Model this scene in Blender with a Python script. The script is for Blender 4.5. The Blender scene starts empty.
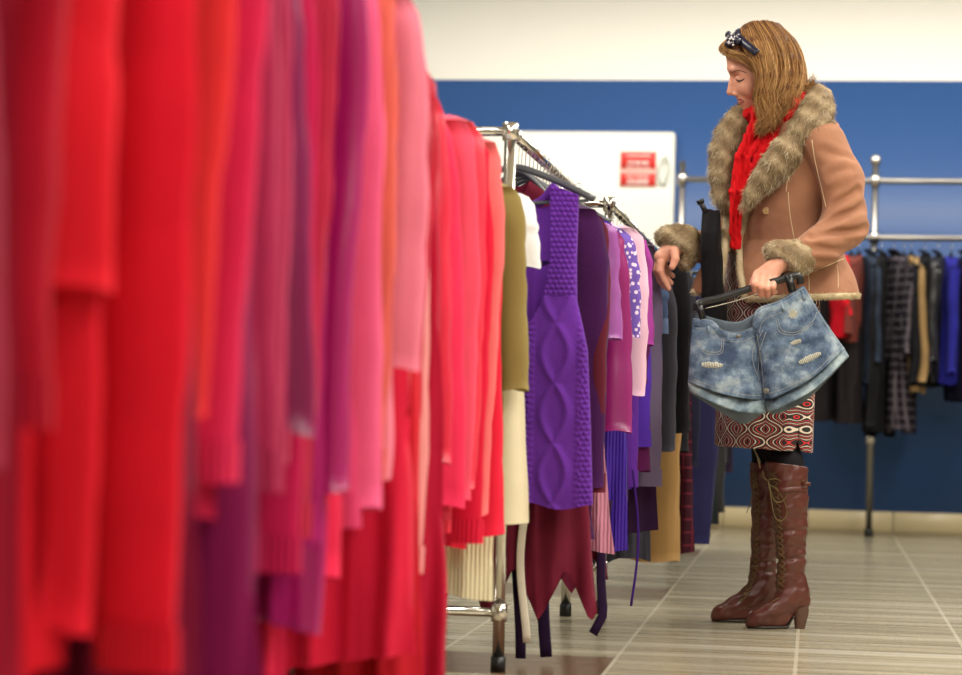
import bpy, math, random
import numpy as np
from mathutils import Vector, Matrix
from mathutils.bvhtree import BVHTree

SC = bpy.context.scene
COL = SC.collection
rnd = random.Random(7)
NR = np.random.RandomState(5)

# ------------------------------------------------------------------ camera
F = 2271.0
CAMZ = 0.64
roll, pitch, yaw = math.radians(1.35), math.radians(1.63), math.radians(8.40)
fw = np.array([-math.sin(yaw)*math.cos(pitch), math.cos(yaw)*math.cos(pitch), math.sin(pitch)])
rt0 = np.array([math.cos(yaw), math.sin(yaw), 0.0])
up0 = np.cross(rt0, fw)
RT = math.cos(roll)*rt0 + math.sin(roll)*up0
UP = -math.sin(roll)*rt0 + math.cos(roll)*up0
CP = np.array([0, 0, CAMZ])
cd = bpy.data.cameras.new('camera'); cam = bpy.data.objects.new('camera', cd); COL.objects.link(cam)
cam.matrix_world = Matrix(((RT[0], UP[0], -fw[0], CP[0]), (RT[1], UP[1], -fw[1], CP[1]), (RT[2], UP[2], -fw[2], CP[2]), (0, 0, 0, 1)))
cd.sensor_width = 36; cd.lens = 36*F/962; cd.clip_start = 0.1; cd.clip_end = 60
cd.dof.use_dof = True; cd.dof.focus_distance = 6.35; cd.dof.aperture_fstop = cd.lens/1000/0.030
SC.camera = cam
# ------------------------------------------------------------------ world, lights, exposure
wd = bpy.data.worlds.new('world'); SC.world = wd; wd.use_nodes = True
wd.node_tree.nodes['Background'].inputs[0].default_value = (1.0, 0.96, 0.9, 1)
wd.node_tree.nodes['Background'].inputs[1].default_value = 0.30
def area(name, loc, sx, sy, power, col=(1, .95, .87), rot=(0, 0, 0)):
    l = bpy.data.lights.new(name, 'AREA'); l.shape = 'RECTANGLE'; l.size = sx; l.size_y = sy
    l.energy = power; l.color = col
    o = bpy.data.objects.new(name, l); COL.objects.link(o); o.location = loc; o.rotation_euler = rot
    return o
for (x, y, p) in [(1.3, 1.5, 55), (1.3, 4.3, 60), (1.3, 7.2, 60), (-1.6, 3.0, 38), (-1.8, 6.5, 42), (1.6, -1.2, 60), (-1.5, -1.0, 40)]:
    area('ceiling_tube', (x, y, 3.22), 0.5, 2.2, p)
area('ceiling_tube', (0.2, 10.9, 3.22), 7.0, 0.35, 90)
area('ceiling_tube', (3.6, 5.5, 3.22), 0.5, 3.0, 50)
SC.view_settings.view_transform = 'Standard'; SC.view_settings.look = 'None'
SC.view_settings.exposure = 0.75; SC.view_settings.gamma = 1.0
try: SC.view_settings.use_curve_mapping = False
except Exception: pass
SC.cycles.use_denoising = True
SC.cycles.max_bounces = 7; SC.cycles.diffuse_bounces = 4; SC.cycles.glossy_bounces = 3
SC.cycles.transmission_bounces = 5; SC.cycles.sample_clamp_indirect = 6

# ------------------------------------------------------------------ helpers: placement
def ray(px, py):
    x = (np.asarray(px, float)-481)/F; y = (337.5-np.asarray(py, float))/F
    return fw + x[..., None]*RT + y[..., None]*UP
def atY(px, py, Y):
    r = ray(np.float64(px), np.float64(py)); t = Y/r[1]; return CP + r*t
def xw(px, Y, z=0.8):
    """world x of pixel column px for height z at distance Y"""
    lo = 400.
    for _ in range(4):
        p = atY(px, lo, Y); lo = lo + (p[2]-z)*F/Y
    return float(p[0])
def zw(px, py, Y): return float(atY(px, py, Y)[2])
def floor_depth(px, py):
    r = ray(np.float64(px), np.float64(py)); return -CAMZ/r[2]
# figure frame: x, y measured as image offsets at the figure's own distance, d in the same unit along the view
D0 = float(floor_depth(778, 625.5)); S = D0/F
def W(P):
    P = np.asarray(P, float)
    return CP + ray(P[..., 0], P[..., 1])*(D0+P[..., 2]*S)[..., None]

# ------------------------------------------------------------------ helpers: objects
def tag(o, label=None, cat=None, group=None, kind=None):
    if label: o['label'] = label
    if cat: o['category'] = cat
    if group: o['group'] = group
    if kind: o['kind'] = kind
    return o
def link(name, me, mat=None, parent=None, smooth=True):
    o = bpy.data.objects.new(name, me); COL.objects.link(o)
    if mat: me.materials.append(mat)
    if smooth and len(me.polygons): me.polygons.foreach_set('use_smooth', [True]*len(me.polygons))
    if parent: o.parent = parent
    return o
def mkmesh(V, Fs, attr=None):
    """V (n,3); Fs list of arrays (m,3)/(m,4)"""
    V = np.asarray(V, float).reshape(-1, 3)
    if not isinstance(Fs, (list, tuple)): Fs = [Fs]
    Fs = [np.asarray(f, int) for f in Fs if len(f)]
    me = bpy.data.meshes.new('m')
    loops = np.concatenate([f.ravel() for f in Fs]); tot = np.concatenate([np.full(len(f), f.shape[1]) for f in Fs])
    st = np.concatenate([[0], np.cumsum(tot)[:-1]])
    me.vertices.add(len(V)); me.vertices.foreach_set('co', V.ravel())
    me.loops.add(len(loops)); me.loops.foreach_set('vertex_index', loops)
    me.polygons.add(len(tot)); me.polygons.foreach_set('loop_start', st)
    if attr is not None:
        a = me.attributes.new('shade', 'FLOAT', 'POINT'); a.data.foreach_set('value', np.asarray(attr, float))
    me.update(calc_edges=True); me.validate()
    return me
class MB:
    def __init__(s): s.v = []; s.q = []; s.t = []; s.n = 0
    def add(s, V, Q=(), T=()):
        V = np.asarray(V, float).reshape(-1, 3); s.v.append(V)
        if len(Q): s.q.append(np.asarray(Q)+s.n)
        if len(T): s.t.append(np.asarray(T)+s.n)
        s.n += len(V)
    def box(s, lo, hi, M=None):
        V = np.array([[(lo, hi)[i][0], (lo, hi)[j][1], (lo, hi)[k][2]] for i in (0, 1) for j in (0, 1) for k in (0, 1)], float)
        if M is not None: V = V@M[:3, :3].T+M[:3, 3]
        s.add(V, [(0, 1, 3, 2), (4, 6, 7, 5), (0, 4, 5, 1), (2, 3, 7, 6), (0, 2, 6, 4), (1, 5, 7, 3)])
    def rbox(s, lo, hi, r=.004):
        lo = np.array(lo, float); hi = np.array(hi, float); n = 0
        c = (lo+hi)/2; h = (hi-lo)/2; r = min(r, *(h*.99))
        # bevelled box: 24 verts
        V = []
        for sx in (-1, 1):
            for sy in (-1, 1):
                for sz in (-1, 1):
                    V += [c+np.array([sx*h[0], sy*(h[1]-r), sz*(h[2]-r)]), c+np.array([sx*(h[0]-r), sy*h[1], sz*(h[2]-r)]), c+np.array([sx*(h[0]-r), sy*(h[1]-r), sz*h[2]])]
        import bmesh
        bm = bmesh.new(); [bm.verts.new(v) for v in V]
        g = bmesh.ops.convex_hull(bm, input=bm.verts); bm.verts.index_update()
        bm.verts.ensure_lookup_table()
        s.add([v.co[:] for v in bm.verts], T=[[v.index for v in f.verts] for f in bm.faces if len(f.verts) == 3]); bm.free()
    def tube(s, P, r, n=10, cap=True, flat=1.0, upv=(0, 0, 1)):
        P = np.asarray(P, float); K = len(P); r = np.full(K, r) if np.isscalar(r) else np.asarray(r, float)
        T = np.gradient(P, axis=0); T /= np.linalg.norm(T, axis=1)[:, None]+1e-12
        a = np.array(upv, float)
        if abs(T[0]@a) > .9: a = np.array([1., 0, 0])
        V = []
        A = None
        for i in range(K):
            A = (a if A is None else A); A = A-(A@T[i])*T[i]; A /= np.linalg.norm(A); B = np.cross(T[i], A)
            th = np.arange(n)*2*math.pi/n
            V.append(P[i]+r[i]*(np.cos(th)[:, None]*A*flat+np.sin(th)[:, None]*B))
        V = np.concatenate(V)
        i, j = np.meshgrid(np.arange(K-1), np.arange(n), indexing='ij'); i = i.ravel(); j = j.ravel(); j2 = (j+1) % n
        Q = np.stack([i*n+j, i*n+j2, (i+1)*n+j2, (i+1)*n+j], 1); Tt = []
        if cap:
            V = np.concatenate([V, P[:1], P[-1:]])
            for k in range(n):
                Tt += [(K*n, (k+1) % n, k), (K*n+1, (K-1)*n+k, (K-1)*n+(k+1) % n)]
        s.add(V, Q, Tt)
    def cyl(s, p, q, r, n=16):
        p = np.array(p, float); q = np.array(q, float); s.tube([p, p+(q-p)*.5, q], r, n)
    def ball(s, c, r, nu=14, nv=9):
        r = np.full(3, r) if np.isscalar(r) else np.array(r)
        V = []
        for i in range(nv+1):
            t = math.pi*i/nv
            for j in range(nu):
                a = 2*math.pi*j/nu; V.append(np.array(c)+r*np.array([math.sin(t)*math.cos(a), math.sin(t)*math.sin(a), math.cos(t)]))
        Q = [(i*nu+j, (i+1)*nu+j, (i+1)*nu+(j+1) % nu, i*nu+(j+1) % nu) for i in range(nv) for j in range(nu)]
        s.add(V, Q)
    def build(s, name, mat, parent=None, org=None, smooth=True):
        V = np.concatenate(s.v)
        if org is not None: V = V-np.array(org)
        Fs = []
        if s.q: Fs.append(np.concatenate(s.q))
        if s.t: Fs.append(np.concatenate(s.t))
        o = link(name, mkmesh(V, Fs), mat, parent, smooth)
        return o
def empty(name, loc, rz=0):
    o = bpy.data.objects.new(name, None); COL.objects.link(o); o.location = loc; o.rotation_euler = (0, 0, rz); o.empty_display_size = .1
    return o
def copy_tree(o, parent=None):
    c = o.copy(); COL.objects.link(c); c.parent = parent
    c.scale = (1, 1, 1) if parent is None else o.scale
    for ch in list(o.children): copy_tree(ch, c)
    return c
def catmull(P, n=8):
    P = np.asarray(P, float); Q = np.vstack([2*P[0]-P[1], P, 2*P[-1]-P[-2]]); out = []
    for i in range(1, len(Q)-2):
        for k in range(n):
            t = k/n; a, b, c, d = Q[i-1], Q[i], Q[i+1], Q[i+2]
            out.append(.5*((2*b)+(-a+c)*t+(2*a-5*b+4*c-d)*t*t+(-a+3*b-3*c+d)*t**3))
    out.append(P[-1]); return np.array(out)
def noise1(x, seed, f=1.0):
    r = np.random.RandomState(seed % 99991); s = 0
    for k in range(5):
        s = s+np.sin(np.asarray(x)*f*(1+k*.83+r.rand()*.6)+r.rand()*6.3)*(.6**k)
    return s/1.8

# ------------------------------------------------------------------ helpers: implicit surfaces
def smin(a, b, k):
    h = np.clip(.5+.5*(b-a)/k, 0, 1); return b*(1-h)+a*h-k*h*(1-h)
def smax(a, b, k): return -smin(-a, -b, k)
def ell(P, c, r, ax=None):
    q = P-np.array(c, float)
    if ax is not None: q = q@np.array(ax, float).T
    q = q/np.array(r, float); n = np.sqrt((q*q).sum(-1)); return (n-1)*min(r)*(1 if True else 0)
def cone(P, a, b, ra, rb):
    a = np.array(a, float); b = np.array(b, float); ab = b-a
    t = np.clip(((P-a)@ab)/(ab@ab), 0, 1); return np.sqrt((((P-a)-t[..., None]*ab)**2).sum(-1))-(ra+(rb-ra)*t)
def chain(P, pts, k=3):
    d = None
    for a, b in zip(pts[:-1], pts[1:]):
        e = cone(P, a[:3], b[:3], a[3], b[3]); d = e if d is None else smin(d, e, k)
    return d
def loft(P, rows, ang=0.0, p=2.0, axis=1):
    """rows: y, cx, cd, half-width, half-depth (axes turned by ang)"""
    R = np.array(rows, float); y = P[..., 1]
    cx, cdp, a, b = [np.interp(y, R[:, 0], R[:, i]) for i in (1, 2, 3, 4)]
    c, s = math.cos(ang), math.sin(ang)
    dx = P[..., 0]-cx; dd = P[..., 2]-cdp; u = dx*c-dd*s; v = dx*s+dd*c
    n = (np.abs(u/a)**p+np.abs(v/b)**p)**(1/p)
    d = (n-1)*np.minimum(a, b)
    return np.maximum(d, np.maximum(R[0, 0]-y, y-R[-1, 0]))
def nets(f, lo, hi, h):
    lo = np.array(lo, float); n = np.ceil((np.array(hi)-lo)/h).astype(int)+1
    g = [lo[i]+h*np.arange(n[i]) for i in range(3)]
    X = np.stack(np.meshgrid(*g, indexing='ij'), -1); v = f(X).astype(np.float64)
    s = v < 0; A = [slice(0, -1), slice(1, None)]
    cnt = sum(s[A[i], A[j], A[k]].astype(int) for i in (0, 1) for j in (0, 1) for k in (0, 1)); m = (cnt > 0) & (cnt < 8)
    idx = np.full(m.shape, -1); C = np.argwhere(m); idx[m] = np.arange(len(C))
    acc = np.zeros((len(C), 3)); num = np.zeros(len(C))
    for ax in range(3):
        o1, o2 = [a for a in range(3) if a != ax]
        for i in (0, 1):
            for j in (0, 1):
                p = C.copy(); p[:, o1] += i; p[:, o2] += j; q = p.copy(); q[:, ax] += 1
                va = v[tuple(p.T)]; vb = v[tuple(q.T)]; c = (va < 0) != (vb < 0); t = np.where(c, va/(va-vb+1e-20), 0)
                pos = p.astype(float); pos[:, ax] += t; acc[c] += pos[c]; num[c] += 1
    V = lo+h*acc/num[:, None]; Q = []
    for ax in range(3):
        o1, o2 = (ax+1) % 3, (ax+2) % 3
        a = [slice(None)]*3; b = [slice(None)]*3; a[ax] = slice(0, -1); b[ax] = slice(1, None)
        ch = s[tuple(a)] != s[tuple(b)]; E = np.argwhere(ch)
        E = E[(E[:, o1] > 0) & (E[:, o2] > 0) & (E[:, o1] < n[o1]-1) & (E[:, o2] < n[o2]-1)]
        d1 = np.zeros(3, int); d1[o1] = 1; d2 = np.zeros(3, int); d2[o2] = 1
        q = np.stack([idx[tuple((E-d1-d2).T)], idx[tuple((E-d2).T)], idx[tuple(E.T)], idx[tuple((E-d1).T)]], 1)
        fl = s[tuple(E.T)]; q[~fl] = q[~fl][:, ::-1]; Q.append(q)
    return V, np.concatenate(Q)
def vnormals(V, Q):
    n = np.cross(V[Q[:, 2]]-V[Q[:, 0]], V[Q[:, 3]]-V[Q[:, 1]]); N = np.zeros_like(V)
    for k in range(4): np.add.at(N, Q[:, k], n)
    return N/(np.linalg.norm(N, axis=1)[:, None]+1e-12)
def strands_mesh(G, r0, r1, shade=None):
    """G (N,K,3) strand centre points -> three-sided tapering hairs"""
    N, K, _ = G.shape; T = np.gradient(G, axis=1); T /= np.linalg.norm(T, axis=2)[..., None]+1e-12
    a = NR.randn(N, 1, 3); A = a-(a*T).sum(-1)[..., None]*T; A /= np.linalg.norm(A, axis=2)[..., None]+1e-12; B = np.cross(T, A)
    r = np.linspace(r0, r1, K)[None, :, None]; R = []
    for k in range(3):
        th = k*2*math.pi/3; R.append(G+r*(math.cos(th)*A+math.sin(th)*B))
    V = np.stack(R, 2)  # N,K,3,3
    base = np.arange(N)[:, None, None]*K*3; kk = np.arange(K-1)[None, :, None]*3; jj = np.arange(3)[None, None, :]; j2 = (jj+1) % 3
    Q = np.stack([base+kk+jj, base+kk+j2, base+kk+3+j2, base+kk+3+jj], -1).reshape(-1, 4)
    sh = None
    if shade is not None: sh = np.repeat(shade.reshape(N*K), 3)
    return V.reshape(-1, 3), Q, sh

# ------------------------------------------------------------------ materials
def lin(c): return tuple((x/255/12.92 if x/255 <= .04045 else ((x/255+.055)/1.055)**2.4) for x in c)+(1,)
def mat(name, col, rough=.6, metal=0.0, bump=None, vary=0.0, sheen=0.0, spec=.5, trans=0.0, coat=0.0, vscale=6):
    """bump: list of (kind, scale, strength, dist)"""
    m = bpy.data.materials.new(name); m.use_nodes = True; nt = m.node_tree; N = nt.nodes; b = N['Principled BSDF']
    L = nt.links
    c = lin(col); b.inputs['Base Color'].default_value = c; b.inputs['Roughness'].default_value = rough; b.inputs['Metallic'].default_value = metal
    b.inputs['Specular IOR Level'].default_value = spec
    b.inputs['Transmission Weight'].default_value = trans; b.inputs['Coat Weight'].default_value = coat
    if sheen: b.inputs['Sheen Weight'].default_value = sheen; b.inputs['Sheen Roughness'].default_value = .4
    tc = N.new('ShaderNodeTexCoord')
    if vary:
        n = N.new('ShaderNodeTexNoise'); n.inputs['Scale'].default_value = vscale; n.inputs['Detail'].default_value = 5; L.new(tc.outputs['Object'], n.inputs['Vector'])
        r = N.new('ShaderNodeMapRange'); r.inputs[1].default_value = .3; r.inputs[2].default_value = .7; r.inputs[3].default_value = 1-vary; r.inputs[4].default_value = 1+vary; L.new(n.outputs[0], r.inputs[0])
        x = N.new('ShaderNodeVectorMath'); x.operation = 'SCALE'; x.inputs[0].default_value = c[:3]; L.new(r.outputs[0], x.inputs['Scale']); L.new(x.outputs[0], b.inputs['Base Color'])
    prev = None
    for (k, s, st, di) in (bump or []):
        if k == 'noise':
            t = N.new('ShaderNodeTexNoise'); t.inputs['Scale'].default_value = s; t.inputs['Detail'].default_value = 4; o = t.outputs[0]
        elif k == 'vor':
            t = N.new('ShaderNodeTexVoronoi'); t.inputs['Scale'].default_value = s; o = t.outputs[0]
        else:
            t = N.new('ShaderNodeTexWave'); t.inputs['Scale'].default_value = s; t.inputs['Distortion'].default_value = 1.0; t.bands_direction = k; o = t.outputs[1]
        L.new(tc.outputs['Object'], t.inputs['Vector'])
        bp = N.new('ShaderNodeBump'); bp.inputs['Strength'].default_value = st; bp.inputs['Distance'].default_value = di; L.new(o, bp.inputs['Height'])
        if prev: L.new(prev.outputs[0], bp.inputs['Normal'])
        prev = bp
    if prev: L.new(prev.outputs[0], b.inputs['Normal'])
    return m
_mc = {}
def fab(col, kind='plain'):
    """cloth of one colour; kinds: plain, knit, rib, satin, denim, lace, plaid, floral"""
    key = (tuple(col), kind)
    if key in _mc: return _mc[key]
    if kind == 'knit': m = mat('knit', col, .9, bump=[('vor', 300, .35, .002), ('noise', 25, .3, .004)], vary=.12, sheen=.06, spec=.15)
    elif kind == 'rib': m = mat('rib_knit', col, .9, bump=[('X', 34, .8, .004)], vary=.1, sheen=.05, spec=.15)
    elif kind == 'satin': m = mat('satin', col, .35, bump=[('noise', 9, .25, .01)], vary=.06, sheen=.1)
    elif kind == 'denim': m = mat('denim', col, .8, bump=[('noise', 300, .4, .001)], vary=.35, vscale=14, spec=.2)
    elif kind in ('plaid', 'floral'):
        m = mat(kind, col, .85, spec=.15); nt = m.node_tree; N = nt.nodes; L = nt.links; b = N['Principled BSDF']; tc = N.new('ShaderNodeTexCoord')
        mx = N.new('ShaderNodeMix'); mx.data_type = 'RGBA'; mx.inputs[6].default_value = lin(col)
        if kind == 'plaid':
            ws = []
            for d, s in (('X', 9), ('Y', 9), ('Z', 7)):
                w = N.new('ShaderNodeTexWave'); w.bands_direction = d; w.inputs['Scale'].default_value = s; L.new(tc.outputs['Object'], w.inputs['Vector'])
                c = N.new('ShaderNodeMath'); c.operation = 'GREATER_THAN'; c.inputs[1].default_value = .93; L.new(w.outputs[1], c.inputs[0]); ws.append(c)
            a = N.new('ShaderNodeMath'); a.operation = 'MAXIMUM'; L.new(ws[0].outputs[0], a.inputs[0]); L.new(ws[2].outputs[0], a.inputs[1])
            s2 = N.new('ShaderNodeMath'); s2.operation = 'MULTIPLY'; s2.inputs[1].default_value = .55; L.new(a.outputs[0], s2.inputs[0]); L.new(s2.outputs[0], mx.inputs[0])
            mx.inputs[7].default_value = lin((120, 40, 55) if col[0] > col[2] else (120, 112, 118))
        else:
            v = N.new('ShaderNodeTexVoronoi'); v.inputs['Scale'].default_value = 75; L.new(tc.outputs['Object'], v.inputs['Vector'])
            c = N.new('ShaderNodeMath'); c.operation = 'LESS_THAN'; c.inputs[1].default_value = .4; L.new(v.outputs[0], c.inputs[0]); L.new(c.outputs[0], mx.inputs[0])
            mx.inputs[7].default_value = lin((225, 205, 225))
        L.new(mx.outputs[2], b.inputs['Base Color'])
    else: m = mat('cloth', col, .85, bump=[('noise', 18, .25, .008), ('noise', 260, .2, .001)], vary=.07, sheen=.03, spec=.2)
    _mc[key] = m; return m
CHROME = mat('chrome', (215, 212, 205), .16, 1.0)
STEEL = mat('satin_steel', (160, 156, 150), .3, 1.0)
BLACKPL = mat('black_plastic', (18, 18, 20), .35)
GREYPL = mat('grey_plastic', (70, 72, 78), .35)
CLEARPL = mat('clear_plastic', (215, 215, 212), .15, trans=.6)
WHITEPL = mat('white_paint', (238, 236, 224), .35, vary=.01)
CREAM = mat('cream_wall_paint', (250, 247, 236), .8, bump=[('noise', 60, .05, .002)])
BLUE = mat('blue_wall_paint', (52, 88, 144), .38, bump=[('noise', 40, .06, .002)], vary=.02, vscale=.8)
BUTTON = mat('horn_button', (120, 84, 56), .3)

# ------------------------------------------------------------------ the room
WY = 12.3
def plane_box(name, lo, hi, m):
    b = MB(); b.box(lo, hi); o = b.build(name, m, smooth=False); o['kind'] = 'structure'; return o
def floor_mat():
    m = mat('floor_tiles', (176, 166, 140), .2); nt = m.node_tree; N = nt.nodes; L = nt.links; b = N['Principled BSDF']
    g = N.new('ShaderNodeNewGeometry'); sp = N.new('ShaderNodeSeparateXYZ'); L.new(g.outputs['Position'], sp.inputs[0])
    def math_(op, a, bb=None, c=None):
        n = N.new('ShaderNodeMath'); n.operation = op
        for i, v in enumerate((a, bb, c)):
            if v is None: continue
            if isinstance(v, (int, float)): n.inputs[i].default_value = v
            else: L.new(v, n.inputs[i])
        return n.outputs[0]
    X, Y = sp.outputs[0], sp.outputs[1]
    tx = math_('DIVIDE', math_('ADD', X, 0.487), .45); ty = math_('DIVIDE', math_('ADD', Y, -5.33+.45*20), .225)
    fx = math_('FRACT', tx); fy = math_('FRACT', ty); iy = math_('FLOOR', ty); ix = math_('FLOOR', tx)
    gx = math_('MAXIMUM', math_('LESS_THAN', fx, .014), math_('GREATER_THAN', fx, .992))
    # light cross bands, a little different in every row
    wn = N.new('ShaderNodeTexWhiteNoise'); wn.noise_dimensions = '1D'; L.new(iy, wn.inputs['W'])
    cb = N.new('ShaderNodeCombineXYZ'); L.new(ix, cb.inputs[0]); L.new(iy, cb.inputs[1])
    wt = N.new('ShaderNodeTexWhiteNoise'); wt.noise_dimensions = '2D'; L.new(cb.outputs[0], wt.inputs['Vector'])
    band = math_('LESS_THAN', math_('ABSOLUTE', math_('SUBTRACT', fy, .5)), math_('MULTIPLY_ADD', wn.outputs[0], .16, .06))
    mp = N.new('ShaderNodeMapping'); mp.inputs['Scale'].default_value = (.8, 16, 1); L.new(g.outputs['Position'], mp.inputs[0])
    ns = N.new('ShaderNodeTexNoise'); ns.inputs['Scale'].default_value = 1.6; ns.inputs['Detail'].default_value = 3; L.new(mp.outputs[0], ns.inputs['Vector'])
    def mix(f, a, c):
        n = N.new('ShaderNodeMix'); n.data_type = 'RGBA'
        if isinstance(f, (int, float)): n.inputs[0].default_value = f
        else: L.new(f, n.inputs[0])
        for i, v in ((6, a), (7, c)):
            if isinstance(v, tuple): n.inputs[i].default_value = v
            else: L.new(v, n.inputs[i])
        return n.outputs[2]
    st = N.new('ShaderNodeMapRange'); st.inputs[1].default_value = .35; st.inputs[2].default_value = .65; L.new(ns.outputs[0], st.inputs[0])
    base = mix(st.outputs[0], lin((172, 162, 134)), lin((198, 188, 160)))
    base = mix(math_('MULTIPLY', wt.outputs[0], .35), base, lin((160, 148, 120)))
    base = mix(math_('MULTIPLY', band, math_('MULTIPLY_ADD', wn.outputs[0], .5, .15)), base, lin((228, 222, 202)))
    base = mix(math_('MULTIPLY', math_('LESS_THAN', math_('ABSOLUTE', math_('SUBTRACT', fy, .02)), .022), .45), base, lin((214, 206, 184)))
    # brown border tiles left of the aisle joint, every fifth row
    r5 = math_('MODULO', math_('FLOOR', math_('DIVIDE', ty, 2)), 5)
    brown = math_('MULTIPLY', math_('LESS_THAN', math_('ABSOLUTE', math_('SUBTRACT', r5, 0)), .5), math_('LESS_THAN', X, -.487))
    base = mix(brown, base, mix(st.outputs[0], lin((104, 74, 56)), lin((126, 92, 70))))
    base = mix(math_('MULTIPLY', gx, .7), base, lin((232, 224, 200)))
    L.new(base, b.inputs['Base Color'])
    rr = N.new('ShaderNodeMapRange'); rr.inputs[3].default_value = .12; rr.inputs[4].default_value = .26; L.new(ns.outputs[0], rr.inputs[0]); L.new(rr.outputs[0], b.inputs['Roughness'])
    bp = N.new('ShaderNodeBump'); bp.inputs['Strength'].default_value = .35; bp.inputs['Distance'].default_value = .004; L.new(ns.outputs[0], bp.inputs['Height']); L.new(bp.outputs[0], b.inputs['Normal'])
    return m
plane_box('floor', (-5, -4, -.1), (6.5, WY+.1, 0), floor_mat())
plane_box('ceiling', (-5, -4, 3.3), (6.5, WY+.1, 3.4), CREAM)
plane_box('wall_back', (-5, WY, 0), (6.5, WY+.15, 3.3), CREAM)
BZ = zw(700, 80.5, WY)
plane_box('trim_1', (-5, WY-.006, .1), (6.5, WY, BZ), BLUE)      # the painted blue field
plane_box('wall_left', (-5.1, -4, 0), (-5, WY+.1, 3.3), CREAM)
plane_box('wall_right', (6.5, -4, 0), (6.6, WY+.1, 3.3), CREAM)
plane_box('wall_front', (-5, -4.1, 0), (6.5, -4, 3.3), CREAM)
# tiled skirting
skm = mat('skirting_tile', (206, 190, 150), .3, vary=.05, vscale=3)
jx = [xw(893, WY, .05)+.45*k for k in range(-14, 13)]
b = MB()
for x in jx: b.rbox((x+.003, WY-.018, 0), (x+.447, WY, .108), .003)
o = b.build('baseboard_back', skm, smooth=False); o['kind'] = 'structure'

# white door in the blue wall
dx0, dx1 = xw(452, WY, 1.6), xw(674, WY, 1.6); dzt = zw(670, 133, WY)
b = MB(); b.rbox((dx0, WY-.055, 0.01), (dx1, WY-.006, dzt), .014)
door = b.build('door_1', WHITEPL, smooth=False); door['kind'] = 'structure'
hx, hz0, hz1 = xw(666, WY, 1.9), zw(666, 187, WY), zw(666, 158, WY)
b = MB(); b.tube(catmull([(hx, WY-.056, hz0), (hx-.03, WY-.075, hz0+.03), (hx-.035, WY-.08, (hz0+hz1)/2), (hx-.02, WY-.075, hz1-.03), (hx+.0, WY-.07, hz1), (hx+.022, WY-.075, hz1-.05), (hx+.02, WY-.08, (hz0+hz1)/2), (hx, WY-.056, hz0)], 6), .006, 8)
b.build('door_handle', mat('pale_handle', (200, 208, 200), .35), door)
# red notice on the door: two red plates with white lettering
def text(name, body, size, loc, m, parent, bold=0.0):
    c = bpy.data.curves.new(name, 'FONT'); c.body = body; c.size = size; c.align_x = 'CENTER'; c.align_y = 'CENTER'; c.extrude = .0005; c.offset = bold
    o = bpy.data.objects.new(name, c); COL.objects.link(o); c.materials.append(m); o.location = loc; o.rotation_euler = (math.pi/2, 0, 0); o.parent = parent
    return o
RED = mat('sign_red', (226, 48, 40), .45); SW = mat('sign_white', (255, 240, 232), .5)
nx0, nx1 = xw(621.5, WY, 1.85), xw(656, WY, 1.85); ncx = (nx0+nx1)/2
sz = [zw(640, v, WY) for v in (153.5, 170, 174.5, 187)]
ns_ = empty('notice', (ncx, WY-.058, sz[3])); tag(ns_, 'red and white printed notice in two blocks on the white door', 'sign')
b = MB(); b.rbox((nx0-.006-ncx, -.002, -.006), (nx1+.006-ncx, .001, sz[0]-sz[3]+.006), .001); b.build('backing', mat('sign_paper', (250, 200, 188), .5), ns_, smooth=False)
for a_, c_ in ((1, 0), (3, 2)):
    b = MB(); b.rbox((nx0-ncx, -.004, sz[a_]-sz[3]), (nx1-ncx, -.001, sz[c_]-sz[3]), .001); pl = b.build('plate', RED, ns_, smooth=False)
    zc = (sz[a_]+sz[c_])/2-sz[3]; hh = sz[c_]-sz[a_]
    # rows of small bars standing in for print too soft to read
    bb = MB(); rr_ = random.Random(a_)
    for row, (zz, h_) in enumerate(((zc+hh*.27, .010), (zc-hh*.14, .020), (zc-hh*.40, .008))):
        x = -.066 if row != 1 else -.058
        while x < (.06 if row != 1 else .05):
            w = rr_.choice([.006, .009, .012]); bb.box((x, -.0052, zz-h_/2), (x+w, -.004, zz+h_/2)); x += w+rr_.choice([.003, .003, .007])
    bb.build('lettering', SW, ns_, smooth=False)

# ------------------------------------------------------------------ clothes racks
def double_rack(name, label, x, x2, y0, y1, zr, group):
    t = empty(name, (x, (y0+y1)/2, 0)); O = t.location; tag(t, label, 'clothes rack', group)
    for xx in (x, x2):
        b = MB(); b.cyl((xx, y0, zr), (xx, y1, zr), .0125); b.build('rail', CHROME, t, O)
    for yy in (y0, y1):
        for xx in (x, x2):
            b = MB(); b.cyl((xx, yy, .03), (xx, yy, zr+.012), .0145); p = b.build('post', CHROME, t, O)
            b = MB(); b.cyl((xx, yy, 0), (xx, yy, .035), .018); b.build('foot', BLACKPL, p, O)
            for zz in (.14, zr):
                b = MB(); b.cyl((xx, yy, zz-.021), (xx, yy, zz+.021), .0195); b.build('joint', CHROME, p, O)
        b = MB(); b.cyl((x, yy, .14), (x2, yy, .14), .0115); b.build('crossbar', CHROME, t, O)
        b = MB(); b.cyl((x, yy, zr), (x2, yy, zr), .0115); b.build('crossbar', CHROME, t, O)
    b = MB(); b.cyl((x2, y0, .14), (x2, y1, .14), .0115); b.build('bottom_rail', CHROME, t, O)
    return t
ZR = 1.29
RA, RB, RC = -.90, -.735, -.64
YP = 5.38
ZA = 1.37
double_rack('clothes_rack', 'nearest chrome clothes rack, hidden under red and magenta garments', RA, RA-.5, 1.75, 3.90, ZA, 'clothes racks along the aisle')
double_rack('clothes_rack', 'second chrome clothes rack carrying the coral, olive and cream garments', RA, RA-.5, 3.96, 5.27, ZR, 'clothes racks along the aisle')
double_rack('clothes_rack', 'chrome clothes rack carrying the purple garments, post and crossbar showing', RB, RB-.5, YP, 6.86, ZR, 'clothes racks along the aisle')
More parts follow.
